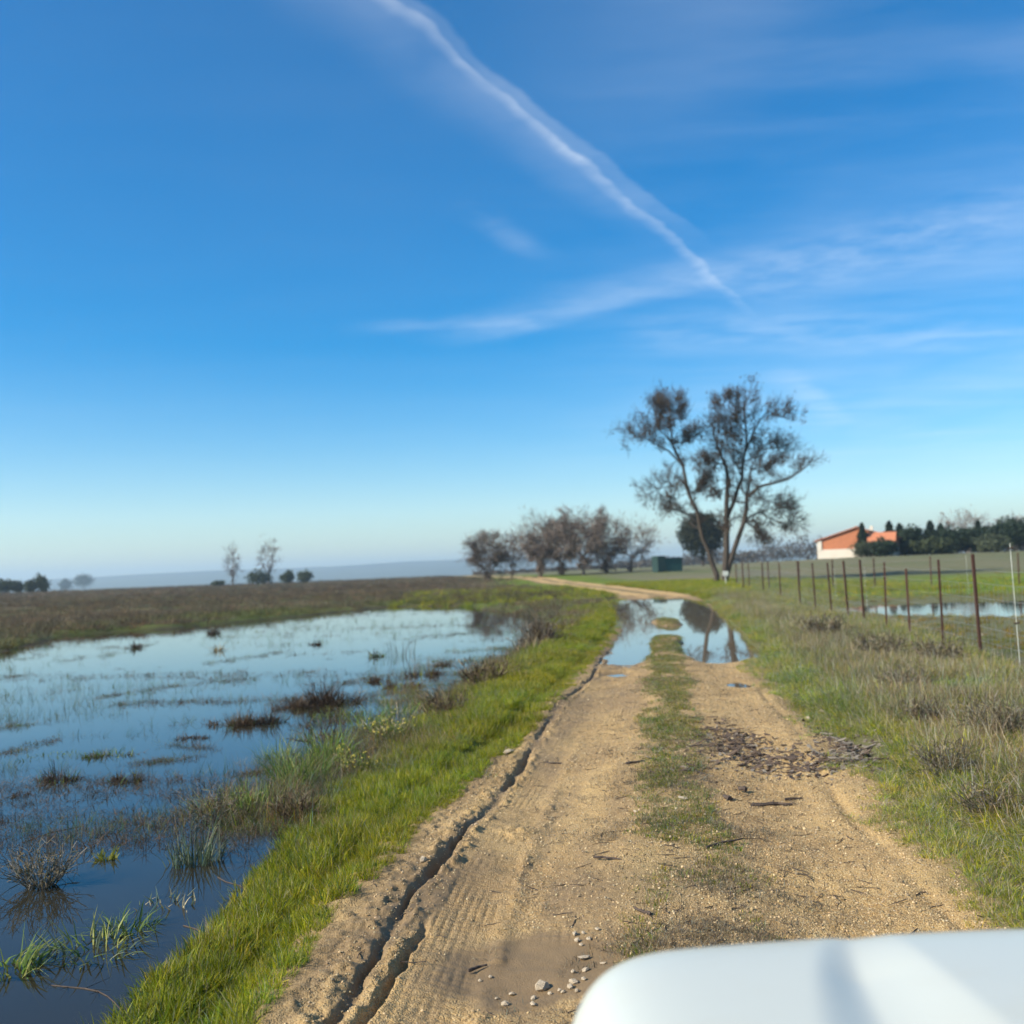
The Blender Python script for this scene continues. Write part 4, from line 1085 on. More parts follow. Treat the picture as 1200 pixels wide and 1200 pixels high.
def leaves(P, size, q, flat_=1.0):
    """leaf-sized quads at points P"""
    n = len(P); A = q.normal(0, 1, (n, 3)); A /= np.linalg.norm(A, axis=1, keepdims=True); B = q.normal(0, 1, (n, 3)); B -= A * np.sum(A * B, 1, keepdims=True); B /= np.linalg.norm(B, axis=1, keepdims=True)
    s = size * (.5 + q.random((n, 1)))
    V = np.stack([P - A * s, P + B * s * .55, P + A * s, P - B * s * .55], 1).reshape(-1, 3)
    return V, np.arange(4 * n).reshape(n, 4)
def sprays(P, c, L, w, q, up=.5):
    """fine twigs: slender blades pointing outward from the crown centre"""
    n = len(P); D_ = P - np.array(c); D_ = D_ / (np.linalg.norm(D_, axis=1, keepdims=True) + 1e-6) + q.normal(0, .55, (n, 3)); D_[:, 2] += up
    D_ /= np.linalg.norm(D_, axis=1, keepdims=True)
    S_ = np.cross(D_, q.normal(0, 1, (n, 3))); S_ /= np.linalg.norm(S_, axis=1, keepdims=True) + 1e-6
    l = L * (.5 + q.random((n, 1))); ww = w * (.6 + .8 * q.random((n, 1)))
    M_ = P + D_ * l * .5 + q.normal(0, .06 * L, (n, 3)); E_ = P + D_ * l
    V = np.stack([P - S_ * ww, P + S_ * ww, M_ + S_ * ww * .8, M_ - S_ * ww * .8, E_ + S_ * ww * .3, E_ - S_ * ww * .3], 1).reshape(-1, 3)
    b = np.arange(n)[:, None] * 6
    return V, np.concatenate([b + np.array([0, 1, 2, 3]), b + np.array([3, 2, 4, 5])])
def grow_limbs(limbs, q, levels, ratio, nchild, twig_r, up=.15, spread=.9, start=.3, cap=1e9):
    """limbs: list of (points(k,3), r0, r1). returns segment lists by level and twig tips"""
    seg = [[], []]; tips = []
    def emit(p, e, r0, r1, lv): seg[0 if r0 > twig_r * 3 else 1].append((p, e, r0, r1))
    def branch(p, d, L, r, lv):
        n = 4 if lv < levels else 3; pts = [p]; rs = [r]
        for k in range(n):
            d = d + q.normal(0, .22, 3) + np.array([0, 0, up * .4]); d = d / np.linalg.norm(d)
            e = p + d * L / n; r1 = r * (1 - (k + 1) / n * .65)
            emit(p, e, rs[-1], max(r1, twig_r * .6), lv); p = e; pts.append(p); rs.append(max(r1, twig_r * .6))
        tips.append(p)
        if lv < levels:
            for c_ in range(nchild[lv]):
                t = q.uniform(.25, 1.0) * n; k = min(int(t), n - 1); b = pts[k] + (pts[k + 1] - pts[k]) * (t - k)
                dd = d + q.normal(0, spread, 3) * .75; dd[2] += up; dd /= np.linalg.norm(dd)
                branch(b, dd, L * ratio * q.uniform(.65, 1.2), max(rs[k] * .55, twig_r), lv + 1)
    for pts, r0, r1 in limbs:
        pts = np.array(pts, float); n = len(pts); rs = np.linspace(r0, r1, n)
        # smooth
        for k in range(n - 1):
            emit(pts[k], pts[k + 1] + (pts[k + 1] - pts[k]) * .01, rs[k], rs[k + 1], 0)
        Ltot = np.sum(np.linalg.norm(np.diff(pts, axis=0), axis=1))
        for c_ in range(nchild[0]):
            t = (start + (1 - start) * q.random()) * (n - 1); k = min(int(t), n - 2); b = pts[k] + (pts[k + 1] - pts[k]) * (t - k)
            d0 = pts[k + 1] - pts[k]; d0 = d0 / np.linalg.norm(d0)
            dd = d0 * .8 + q.normal(0, spread, 3) * .75; dd[2] += up; dd /= np.linalg.norm(dd)
            branch(b, dd, min(Ltot * ratio * .7, cap) * q.uniform(.5, 1.1), max(rs[k] * .4, twig_r * 1.5), 1)
        tips.append(pts[-1])
    return seg, np.array(tips)
def seg_mesh(name, seg, sides):
    P0 = np.array([s[0] for s in seg]); P1 = np.array([s[1] for s in seg]); R0 = np.array([s[2] for s in seg]); R1 = np.array([s[3] for s in seg])
    V, F = frusta(P0, P1, R0, R1, sides); return mesh_np(name, V, F, True)

def big_tree(name, limbs_px, D, ox, oy, seed, label, leaf_n, radii):
    q = np.random.default_rng(seed)
    root = far(*limbs_px[0][0], D); root[2] = float(land(np.array([root[0]]), np.array([root[1]]))[0]) - .15
    rt = empty(name, tuple(root), label=label, category='tree')
    limbs = []
    store = {}
    for li, (pp, (r0, r1)) in enumerate(zip(limbs_px, radii)):
        dep = q.normal(0, 1.4) if li else 0.0
        pts = []
        for k, p in enumerate(pp):
            key = tuple(p)
            dd = store.get(key, dep * k / max(1, len(pp) - 1)); store.setdefault(key, dd)
            w = far(p[0], p[1], D + dd); pts.append(w - root)
        if li == 0: pts[0] = np.zeros(3)
        # subdivide with a little wobble
        fine = []
        for k in range(len(pts) - 1):
            for t in (0, .5):
                w = pts[k] + (pts[k + 1] - pts[k]) * t
                if t: w = w + q.normal(0, .06, 3)
                fine.append(w)
        fine.append(pts[-1]); limbs.append((fine, r0, r1))
    seg, tips = grow_limbs(limbs, q, 3, .5, [22, 6, 4], .016, .10, .85, .2, 1.55)
    obj('trunk', seg_mesh('trunk', seg[0], 6), m_trunk, rt)
    cr = obj('crown', seg_mesh('crown', seg[1], 3), m_twig, rt)
    hi = tips[tips[:, 2] > 3.0]
    cen = hi.mean(0) * np.array([1, 1, .55])
    hs_ = hi[q.random(len(hi)) < .85]; V, F = sprays(hs_ + q.normal(0, .1, hs_.shape), cen, .5, .010, q); obj('twigs', mesh_np('twigs', V, F), m_twig, cr, kind='stuff')
    sel = hi[q.random(len(hi)) < .5]
    nz = np.array([math.sin(p[0] * 1.7 + p[2] * .9) + math.sin(p[2] * 1.3 - p[1]) for p in sel])
    sel = sel[(nz > -.6) | (q.random(len(sel)) < .4)]
    P = np.repeat(sel, 3, 0); P = P[q.permutation(len(P))][:leaf_n]; P = P + q.normal(0, .2, P.shape)
    V, F = leaves(P, .085, q)
    obj('leaf_clusters', mesh_np('leaf_clusters', V, F), m_seed, cr, kind='stuff')
    return rt
cp = lambda L: [(700 + x / 4, 420 + y / 4) for x, y in L]
LT = [cp(l) for l in ([(560, 1075), (545, 980), (520, 900), (480, 780), (430, 640), (400, 500), (350, 400), (340, 300), (330, 190)],
      [(400, 500), (330, 430), (270, 400), (210, 370), (160, 345)], [(430, 640), (400, 570), (340, 600), (270, 620), (220, 650)], [(350, 400), (400, 395), (440, 370), (470, 350)],
      [(350, 400), (290, 330), (275, 230)], [(340, 300), (385, 270), (390, 205)], [(430, 640), (470, 610), (500, 590)], [(480, 780), (400, 720), (330, 700)], [(350, 400), (310, 300), (300, 200)])]
RT = [cp(l) for l in ([(600, 1065), (605, 900), (605, 750), (610, 600), (600, 500), (560, 400), (540, 300)], [(605, 1020), (640, 900), (690, 760), (700, 650), (760, 600), (880, 570), (950, 530), (1000, 490)],
      [(605, 750), (650, 640), (680, 560), (690, 450), (700, 350), (690, 230), (725, 120)], [(700, 650), (720, 520), (760, 430), (830, 420), (890, 410)], [(690, 450), (740, 330), (800, 245), (890, 280)],
      [(690, 760), (760, 720), (850, 770), (950, 780)], [(600, 500), (530, 480), (470, 490)], [(560, 400), (570, 300), (600, 180)], [(610, 600), (560, 640), (520, 560)], [(700, 350), (640, 280), (650, 190)],
      [(700, 650), (770, 650), (850, 690), (900, 700)], [(680, 560), (620, 440), (600, 340)], [(720, 520), (800, 500), (870, 480)], [(690, 760), (740, 800), (780, 840)])]
big_tree('bare_tree', LT, 84, 0, 0, 3, 'bare tree with a long trunk leaning left over the round evergreen', 2600, [(.24, .05), (.09, .02), (.08, .02), (.07, .02), (.07, .02), (.06, .02), (.05, .015), (.05, .015), (.05, .015)])
big_tree('bare_tree', RT, 83, 0, 0, 5, 'tallest bare tree with several stems beside the end of the wire fence', 5200,
         [(.30, .05), (.24, .04), (.18, .03), (.09, .02), (.09, .02), (.09, .02), (.07, .02), (.07, .02), (.06, .02), (.06, .02), (.06, .02), (.06, .02), (.06, .02), (.06, .02)])

def crown_points(n, c, rad, q, hollow=.35, lump=.35, rough_=1.0):
    d = q.normal(0, 1, (n, 3)); d /= np.linalg.norm(d, axis=1, keepdims=True)
    lob = q.normal(0, 1, (9, 3)); lob /= np.linalg.norm(lob, axis=1, keepdims=True)
    f = 1 + lump * (np.max(d @ lob.T, 1) - .75)
    f = f * (1 + rough_ * (.16 * np.sin(d @ (lob[0] * 7)) + .12 * np.sin(d @ (lob[1] * 13))))
    r = (hollow + (1 - hollow) * q.random(n) ** .5) * f * (.86 + .28 * q.random(n))
    return np.array(c) + d * r[:, None] * np.array(rad)
# round evergreen
q = np.random.default_rng(8)
D = 215; root = far(824, 662, D); root[2] = float(land(root[:1], root[1:2])[0]) - .1
c = far(822, 626, D) - root; R_ = 28 / 1200 * D
rt = empty('round_evergreen', tuple(root), label='dark round evergreen with a ball-shaped crown behind the leaning trunk', category='tree')
seg, tips = grow_limbs([([np.zeros(3), c * .35 + np.array([.1, 0, 0]), c * .75, c], .3, .12)], q, 2, .4, [14, 6], .03, .2, .9, .6)
obj('trunk', seg_mesh('trunk', seg[0] + seg[1], 5), m_trunk, rt)
V, F = leaves(crown_points(7000, c, (R_, R_, R_ * .9), q, .3, .12, .2), .28, q); obj('crown', mesh_np('crown', V, F), m_ever, rt, kind='stuff')

def bare_round_tree(px, base_py, w, h, D, seed, label, mats, blossom=0, name='orchard_tree', group=None, nch=(10, 6, 5), lean=0, r0=.16, dens=1.5, bmat=None, bs=.12, stem=.28):
    q = np.random.default_rng(seed)
    root = far(px, base_py, D); root[2] = float(land(root[:1], root[1:2])[0]) - .1
    top = far(px, base_py - h, D)[2] - root[2]; R = w / 2400 * D
    rt = empty(name, tuple(root), label=label, category='tree', group=group)
    limbs = []
    fork = np.array([lean * .3, 0, top * stem])
    limbs.append(([np.zeros(3), fork * .5 + q.normal(0, .05, 3), fork], r0, r0 * .7))
    nl = 6
    for i in range(nl):
        a = i * 2 * math.pi / nl + q.normal(0, .3); rr_ = R * q.uniform(.5, .8)
        e = np.array([math.cos(a) * rr_ + lean, math.sin(a) * rr_, top * q.uniform(.6, .92)])
        m_ = fork + (e - fork) * .5 + np.array([math.cos(a) * rr_ * .2, math.sin(a) * rr_ * .2, -.05 * top])
        limbs.append(([fork, m_, e], r0 * .5, .03))
    seg, tips = grow_limbs(limbs, q, 3, .5, [max(2, int(v * (.55 + .3 * dens))) for v in nch], .02 * D / 150, .0, 1.0, .15, R * .55)
    obj('trunk', seg_mesh('trunk', seg[0], 5), mats[0], rt)
    cr = obj('crown', seg_mesh('crown', seg[1], 3), mats[1], rt)
    cen = np.array([lean, 0, top * .55])
    tp = np.concatenate([tips[q.random(len(tips)) < .35 * dens], crown_points(int(700 * dens), (lean, 0, top * .62), (R * .95, R * .95, top * .40), q, .2, .5)])
    V, F = sprays(np.repeat(tp, 2, 0) + q.normal(0, .12, (len(tp) * 2, 3)), cen, .0065 * D * .7, .00016 * D, q, .15); obj('twigs', mesh_np('twigs', V, F), mats[1], cr, kind='stuff')
    if blossom:
        tp = tips[q.integers(0, len(tips), blossom)] + q.normal(0, .12, (blossom, 3))
        V, F = leaves(tp, bs, q); obj('blossom' if bmat is None else 'leaves', mesh_np('blossom', V, F), bmat or m_blos, cr, kind='stuff')
    return rt
gA = 'row of bare orchard trees beyond the track bend'
bare_round_tree(571, 672, 56, 48, 150, 31, 'leftmost small dark orchard tree in the row beyond the bend', (m_trunk, m_grey), 700, group=gA, r0=.14, bmat=m_seed, stem=.15)
bare_round_tree(600, 671, 42, 42, 155, 32, 'small thin orchard tree second from the left end of the row', (m_trunk, m_grey), 500, group=gA, r0=.1, dens=.7)
bare_round_tree(634, 674, 72, 70, 148, 33, 'tall rounded orchard tree with palest blossom, left of the row centre', (m_trunk, m_grey), 4200, group=gA)
bare_round_tree(684, 676, 86, 78, 145, 34, 'widest pinkish grey orchard tree at the row centre', (m_trunk, m_grey), 4500, group=gA, r0=.2)
bare_round_tree(710, 675, 62, 70, 152, 38, 'pinkish orchard tree just right of the widest one', (m_trunk, m_grey), 2600, group=gA, stem=.2, dens=1.3)
bare_round_tree(658, 674, 64, 66, 158, 37, 'grey orchard tree squeezed between the two largest in the row', (m_trunk, m_grey), 900, group=gA, stem=.2)
bare_round_tree(740, 672, 66, 62, 150, 35, 'spreading grey orchard tree at the right end of the row, near the green shed', (m_trunk, m_grey), 900, group=gA, lean=.6, dens=.7)
# two slim bare trees on the left skyline
bare_round_tree(273, 685, 20, 44, 330, 41, 'left one of the two slim hazy trees on the left skyline', (m_grey, m_grey), 120, 'slim_tree', 'slim skyline trees', (8, 5, 4), r0=.3, dens=.22, bmat=m_seed, bs=.22, stem=.2)
bare_round_tree(315, 682, 26, 50, 325, 42, 'right, wider one of the two slim hazy trees on the left skyline', (m_grey, m_grey), 140, 'slim_tree', 'slim skyline trees', (8, 5, 4), r0=.35, dens=.22, bmat=m_seed, bs=.22, stem=.2)
bare_round_tree(1135, 652, 56, 52, 200, 43, 'pale bare tree rising behind the dark hedge at right', (m_pale, m_pale), 900, 'bare_tree', None, (10, 6, 5), r0=.25, dens=.6, bmat=m_blos, bs=.14)
bare_round_tree(1190, 650, 40, 44, 205, 44, 'pale brown bare tree behind the hedge at the right picture edge', (m_pale, m_pale), 400, 'bare_tree', None, (10, 6, 5), r0=.25, dens=.6, bmat=m_blos, bs=.14)

def bush(px, base_py, w, h, D, seed, label, mat, name='bush', cat='bush', group=None, shape='round', leaf=.16, n=1400, dz=None):
    q = np.random.default_rng(seed)
    root = far(px, base_py, D); root[2] = float(land(root[:1], root[1:2])[0]) - .1
    top = far(px, base_py - h, D)[2] - root[2]; R = w / 2400 * D
    rt = empty(name, tuple(root), label=label, category=cat, group=group)
    seg, tips = grow_limbs([([np.zeros(3), np.array([.05, 0, top * .5]), np.array([0, 0, top * .9])], max(.05, top * .02), .02)], q, 1, .25, [16], .02, .1, .8, .1)
    obj('trunk', seg_mesh('trunk', seg[0] + seg[1], 5), m_trunk, rt)
    if shape == 'cone':
        t = q.random(n) ** .75; a = q.random(n) * 6.283
        rad = R * (1 - t) ** .8 * (.45 + .6 * q.random(n)) * (1 + .25 * np.sin(t * 23 + a * 2)) + .04
        P = np.stack([rad * np.cos(a), rad * np.sin(a), top * (.03 + .97 * t)], -1)
    else:
        P = np.concatenate([crown_points(n // 4, (q.normal(0, R * .35), q.normal(0, R * .3), top * q.uniform(.4, .62)), (R * q.uniform(.55, .8), R * .7, top * q.uniform(.28, .45)), q, .3, .7) for _ in range(4)])
        P[:, 2] = np.clip(P[:, 2], .05, None)
    V, F = leaves(P, leaf, q); obj('crown', mesh_np('crown', V, F), mat, rt, kind='stuff')
    return rt
gB = 'dark hedge trees right of the house'
bush(1012, 656, 20, 43, 168, 51, 'pointed dark cypress in front of the orange house', m_coni, 'cypress_tree', 'tree', shape='cone', leaf=.2, n=2600)
bush(1017, 657, 34, 26, 166, 52, 'grey-green shrub at the foot of the cypress', m_olive, n=1500)
for i, (px, w, h, D, sh, nm, lb, mt) in enumerate([
        (1044, 26, 43, 176, 'cone', 'conifer_tree', 'tallest conifer just right of the orange house', m_coni), (1056, 24, 40, 178, 'cone', 'conifer_tree', 'conifer leaning against the tallest one near the house', m_coni),
        (1036, 30, 24, 165, 'round', 'hedge_shrub', 'low dark shrub before the house porch roof', m_coni), (1066, 30, 30, 172, 'round', 'hedge_shrub', 'dark rounded shrub right of the two tall conifers', m_coni),
        (1078, 16, 34, 180, 'cone', 'conifer_tree', 'slim conifer between two rounded hedge shrubs', m_coni), (1092, 28, 42, 176, 'cone', 'conifer_tree', 'broad conifer left of the pale bare tree', m_coni),
        (1104, 24, 38, 178, 'cone', 'conifer_tree', 'conifer directly left of the pale bare tree', m_coni), (1085, 40, 24, 168, 'round', 'hedge_shrub', 'olive-tinged shrub below the broad conifer', m_bush),
        (1120, 44, 28, 172, 'round', 'hedge_shrub', 'wide dark shrub under the pale bare tree', m_coni), (1146, 44, 28, 172, 'round', 'hedge_shrub', 'wide dark shrub right of the pale bare tree', m_coni),
        (1148, 16, 40, 180, 'cone', 'conifer_tree', 'slim conifer right of the pale bare tree', m_coni), (1168, 38, 24, 166, 'round', 'hedge_shrub', 'grey-green round shrub near the right picture edge', m_olive),
        (1176, 44, 32, 176, 'round', 'hedge_shrub', 'dark shrub behind the grey-green one at right', m_coni), (1200, 46, 34, 172, 'round', 'hedge_shrub', 'dark shrub cut by the right picture edge', m_coni),
        (1226, 50, 34, 172, 'round', 'hedge_shrub', 'dark shrub outside the right picture edge', m_coni)]):
    bush(px, 655 - (px - 1000) * .035 + 1, w * (1.0 if sh == 'cone' else 1.15), h * (1.0 if sh == 'cone' or px < 1040 or mt is not m_coni else 1.3), D, 60 + i, lb, mt, nm, 'tree' if sh == 'cone' else 'shrub', gB, sh, .26, 2600)
gC = 'bushes on the left skyline'
for i, (px, py, w, h, D, lb, mt) in enumerate([(300, 684, 30, 16, 320, 'widest dark bush between the two slim skyline trees', m_bush), (336, 681, 16, 12, 320, 'small round bush right of the slim skyline trees', m_bush),
        (357, 680, 20, 12, 318, 'rounded bush farthest right on the left skyline', m_bush), (258, 688, 18, 8, 322, 'low dark bush left of the slim skyline trees', m_bush),
        (6, 698, 22, 20, 300, 'dark tree at the left picture edge', m_bush), (20, 698, 18, 18, 310, 'greyish tree second from the left picture edge', m_olive),
        (35, 697, 18, 17, 300, 'tree in the middle of the left skyline clump', m_bush), (49, 697, 18, 24, 300, 'tallest dark tree at the right end of the left skyline clump', m_bush), (-12, 700, 26, 24, 300, 'tree just outside the left picture edge', m_bush)]):
    bush(px, py, w, h, D, 90 + i, lb, mt, group=gC, leaf=.35, n=1100)
for i, (px, w, h, lb) in enumerate([(77, 14, 14, 'smaller hazy tree far off beyond the left field'), (98, 22, 20, 'wider hazy tree far off beyond the left field')]):
    q = np.random.default_rng(120 + i); D = 1500
    b0 = far(px, 696 - px * .03, D); rt = empty('far_tree', (b0[0], b0[1], -14.0), label=lb, category='tree', group='hazy far trees')
    top = far(px, 696 - px * .03 - h, D)[2] + 14; R = w / 2400 * D
    seg, _t = grow_limbs([([np.zeros(3), np.array([0, 0, top * .5]), np.array([0, 0, top * .85])], .5, .2)], q, 1, .3, [12], .1)
    obj('trunk', seg_mesh('trunk', seg[0] + seg[1], 4), m_grey, rt)
    V, F = leaves(crown_points(1500, (0, 0, top * .72), (R, R, top * .32), q, .2, .4), 1.0, q); obj('crown', mesh_np('crown', V, F), m_olive, rt, kind='stuff')
# a far wood that reads as one mass behind the bare trees
q = np.random.default_rng(140); P = []
for px in np.arange(560, 1300, 5.0):
    D = 420 + q.normal(0, 15); hgt = np.interp(px, [560, 700, 800, 860, 900, 950, 1000, 1300], [4, 6, 12, 16, 22, 24, 18, 16]) * (.7 + .5 * q.random())
    b0 = far(px, 660, D); g0 = float(land(b0[:1], b0[1:2])[0])
    P.append(crown_points(120, (b0[0], b0[1], g0 + hgt * .5 / 1200 * D), (2.4, 2.4, hgt * .55 / 1200 * D), q, .2, .4))
V, F = leaves(np.concatenate(P), .55, q)
obj('distant_wood', mesh_np('distant_wood', V, F), leaf_mat('far_wood_leaf', (.11, .095, .075), .4), kind='stuff', label='grey-brown line of distant woodland behind the bare trees and house', category='wood')

# ------------------------------------------------------------------ box helper
def box(name, c, s, mat, parent, rz=0.0, bev=0.0, **k):
    import bmesh
    bm = bmesh.new(); bmesh.ops.create_cube(bm, size=1.0)
    bmesh.ops.scale(bm, vec=s, verts=bm.verts)
    if bev: bmesh.ops.bevel(bm, geom=bm.edges[:], offset=bev, segments=2, affect='EDGES', profile=.5)
    me = bpy.data.meshes.new(name); bm.to_mesh(me); bm.free()
    o = obj(name, me, mat, parent, **k); o.location = c; o.rotation_euler = (0, 0, rz); return o

# ------------------------------------------------------------------ wire fence
m_rust = simple_mat("rusty_iron", (.060, .028, .019), .85, .5, 18, .4); m_wire = simple_mat("galvanised_wire", (.30, .29, .27), .5, .2, 10, metal=.6)
m_whitepole = simple_mat("white_rod", (.55, .56, .50), .5, .1, 5)
FY = [14.4, 18.0, 20.4, 23.1, 25.5, 28.3, 30.7, 33.7, 37.2, 41.3, 48.0, 56.0, 65.0, 76.0]
def post_mesh(h, a=.052, t=.012):
    prof = [(0, 0), (a, 0), (a, t), (t, t), (t, a), (0, a)]
    V = [(x - a / 2, y - a / 2, z) for z in (-.35, h) for x, y in prof]
    F4 = [(i, (i + 1) % 6, 6 + (i + 1) % 6, 6 + i) for i in range(6)] + [(6, 7, 8, 9), (6, 9, 10, 11)]
    return mesh_np("post", V, np.array(F4))
froot = empty('wire_fence', (fence_x(18), 18, 0), label='wire netting fence on rusty iron posts along the right verge', category='fence')
fr0 = np.array([fence_x(18), 18, 0.0])
tops = []
for i, fy in enumerate(FY):
    x = fence_x(fy); z = float(land(np.array([x]), np.array([fy]))[0])
    h = {3: 1.52, 0: 1.7}.get(i, 1.72 + random.uniform(-.05, .05)) + (.08 if i == 1 else 0) - z
    wdt = .046 if i < 10 else .06
    o = obj('post', post_mesh(h, wdt), m_rust, froot, loc=(x - fr0[0], fy - fr0[1], z))
    o.rotation_euler = (random.uniform(-.02, .02), -.012 + random.uniform(-.025, .02) - (.03 if i == 3 else 0), random.uniform(0, 1.5)); tops.append((x, fy, z))
tops = np.array(tops)
for hgt in (.25, .5, .75, 1.0, 1.25, 1.5):
    pts = []
    for k in range(len(tops) - 1):
        for t in np.linspace(0, 1, 6)[:-1]: pts.append(tops[k] + (tops[k + 1] - tops[k]) * t + np.array([0, 0, hgt - .05 * math.sin(t * math.pi) * (1 if hgt > 1.3 else .4)]))
    pts = np.array(pts) - fr0
    V, F = frusta(pts[:-1], pts[1:], np.full(len(pts) - 1, .0032), np.full(len(pts) - 1, .0032), 4); obj('wire', mesh_np('wire', V, F), m_wire, froot)
vp = []
for k in range(len(tops) - 1):
    L_ = np.linalg.norm(tops[k + 1] - tops[k]); n = int(L_ / .22)
    for j in range(n):
        b0 = tops[k] + (tops[k + 1] - tops[k]) * (j / n); vp.append((b0 + np.array([0, 0, .02]) - fr0, b0 + np.array([0, 0, 1.24]) - fr0))
vp = np.array(vp); V, F = frusta(vp[:, 0], vp[:, 1], np.full(len(vp), .003), np.full(len(vp), .003), 3)
obj('netting', mesh_np('netting', V, F), m_wire, froot, kind='stuff')
# far fence across the field
br = empty('far_fence', (24, 58, 0), label='second line of rusty posts across the field behind the pond', category='fence')
pp = []
for px in (870, 900, 936, 975, 1024, 1090, 1193, 1290):
    w = far(px, 660, 62 - (px - 870) * .018); z = float(land(w[:1], w[1:2])[0]); o = obj('post', post_mesh(1.75 - z * .4, .06), m_rust, br, loc=(w[0] - 24, w[1] - 58, z)); o.rotation_euler = (0, random.uniform(-.03, .03), random.uniform(0, 1.5)); pp.append((w[0] - 24, w[1] - 58, z))
pp = np.array(pp)
for hgt in (.5, 1.0, 1.5):
    V, F = frusta(pp[:-1] + [0, 0, hgt], pp[1:] + [0, 0, hgt], np.full(len(pp) - 1, .003), np.full(len(pp) - 1, .003), 4); obj('wire', mesh_np('wire', V, F), m_wire, br)
# white plastic stakes
def stake(px, py, h, D, label):
    w = far(px, py, D); z = float(land(w[:1], w[1:2])[0]); rt = empty('fence_stake', (w[0], w[1], z), label=label, category='stake', group='white electric fence stakes')
    V, F = frusta(np.array([[0, 0, -.2]]), np.array([[0, 0, h]]), np.array([.0050]), np.array([.0042]), 6); r_ = obj('rod', mesh_np('rod', V, F), m_whitepole, rt)
    for t in (.36, .96):
        V, F = frusta(np.array([[-.035, 0, h * t]]), np.array([[.05, 0, h * t + .01]]), np.array([.012]), np.array([.014]), 6); obj('insulator', mesh_np('insulator', V, F), m_stick, rt)
    rt.rotation_euler = (0, -.02, 0)
stake(1196, 790, 1.9, 15.6, 'tall white stake with a dark clip at the right picture edge')
stake(1017, 720, 1.6, 34, 'thin white stake between the middle rusty posts')
stake(1135, 690, 1.9, 48, 'thin white stake standing in the green field strip behind the pond')
stake(980, 700, 1.5, 45, 'faint pale stake among the distant fence posts')
# white marker at the foot of the tall bare tree
w = far(851, 691, 76); z = float(land(w[:1], w[1:2])[0])
rt = empty('marker_post', (w[0], w[1], z), label='small white marker on a stake at the foot of the tallest bare tree', category='marker')
box('stake', (0, 0, .35), (.05, .05, .8), m_whitepole, rt); box('plate', (0, -.04, .85), (.42, .03, .34), m_whitepole, rt, bev=.01)

# ------------------------------------------------------------------ house
m_render = simple_mat("white_render", (.60, .535, .43), .9, .12, 1.2); m_brick = simple_mat("orange_brick", (.42, .155, .07), .9, .25, 3); m_tile = simple_mat("terracotta_tile", (.46, .17, .08), .85, .3, 4, .3)
HD = 170.0; hb = far(1005, 657, HD); hz = float(land(hb[:1], hb[1:2])[0]); K = HD / 1200
hs = empty('house', (hb[0], hb[1], hz - .05), rz=-.42, label='low house with orange gable, white base and terracotta roof beside the hedge', category='house')
wl, wr = -45 * K, 45 * K; dep = 9.0
top_e = 3.0; top_a = 4.95
# white plinth, corner pilasters and orange gable wall panel
box('plinth', (0, dep / 2, .75), (wr - wl, dep, 1.5), m_render, hs)
box('pilaster', (wl + .38, .05, 2.25), (.76, .25, 1.6), m_render, hs)
V = [(wl + .02, .12, 1.5), (wr - .02, .12, 1.5), (wr - .02, .12, top_e), (0, .12, top_a), (wl + .02, .12, top_e)]
V += [(x, dep - .1, z) for x, _, z in V]
me = bpy.data.meshes.new('wall'); me.from_pydata(V, [], [(0, 1, 2, 3, 4), (9, 8, 7, 6, 5), (0, 5, 6, 1), (1, 6, 7, 2), (4, 9, 5, 0)]); obj('wall', me, m_brick, hs)
def slope(name, x0, z0, x1, z1, y0, y1, parent, th_=.14):
    V = [(x0, y0, z0), (x1, y0, z1), (x1, y1, z1), (x0, y1, z0)]; V += [(a, b_, c_ + th_) for a, b_, c_ in V]
    me = bpy.data.meshes.new(name); me.from_pydata(V, [], [(3, 2, 1, 0), (4, 5, 6, 7), (0, 1, 5, 4), (1, 2, 6, 5), (2, 3, 7, 6), (3, 0, 4, 7)])
    return obj(name, me, m_tile, parent)
rs = slope('roof', wl - .4, top_e - .1, 0, top_a + .03, -.3, dep + .3, hs); slope('roof', 0.001, top_a + .03, wr + .4, top_e - .1, -.3, dep + .3, hs)
box('ridge_cap', (0, dep / 2, top_a + .2), (.3, dep + .7, .12), m_tile, hs)
box('chimney', (1.9, 6.5, top_a - .1), (.45, .45, .9), m_render, hs)
# porch with a roof sloping towards the viewer
pv = [(1.9, -3.2, 2.35), (wr - .1, -3.2, 2.35), (wr - .1, -.32, 3.9), (1.9, -.32, 3.9)]
pv += [(a, b_, c_ + .12) for a, b_, c_ in pv]
me = bpy.data.meshes.new('porch_roof'); me.from_pydata(pv, [], [(3, 2, 1, 0), (4, 5, 6, 7), (0, 1, 5, 4), (1, 2, 6, 5), (2, 3, 7, 6), (3, 0, 4, 7)]); obj('porch_roof', me, m_tile, hs)
for x in (2.1, 4.0, wr - .4): box('porch_post', (x, -3.0, 1.17), (.22, .22, 2.36), m_render, hs)
# green shed by the orchard
m_teal = simple_mat("teal_sheet", (.03, .085, .075), .6, .2, 3); m_dkteal = simple_mat("dark_green_sheet", (.02, .045, .04), .6, .3, 3)
sb = far(780, 668, 135); sz_ = float(land(sb[:1], sb[1:2])[0]); K = 135 / 1200
sh = empty('garden_shed', (sb[0], sb[1], sz_), rz=.25, label='small teal and dark green shed between orchard and round evergreen', category='shed')
box('wall', (6 * K, 0, .85), (22 * K, 2.2, 1.7), m_teal, sh); box('roof', (6 * K, 0, 1.76), (22 * K + .2, 2.5, .1), m_dkteal, sh)
box('tank', (-9 * K, -.2, 1.05), (10 * K, 2.0, 2.1), m_dkteal, sh, bev=.05)
for k in range(5): box('rib', (6 * K - 8 * K + k * 4 * K, -1.115, .85), (.05, .03, 1.6), m_teal, sh)

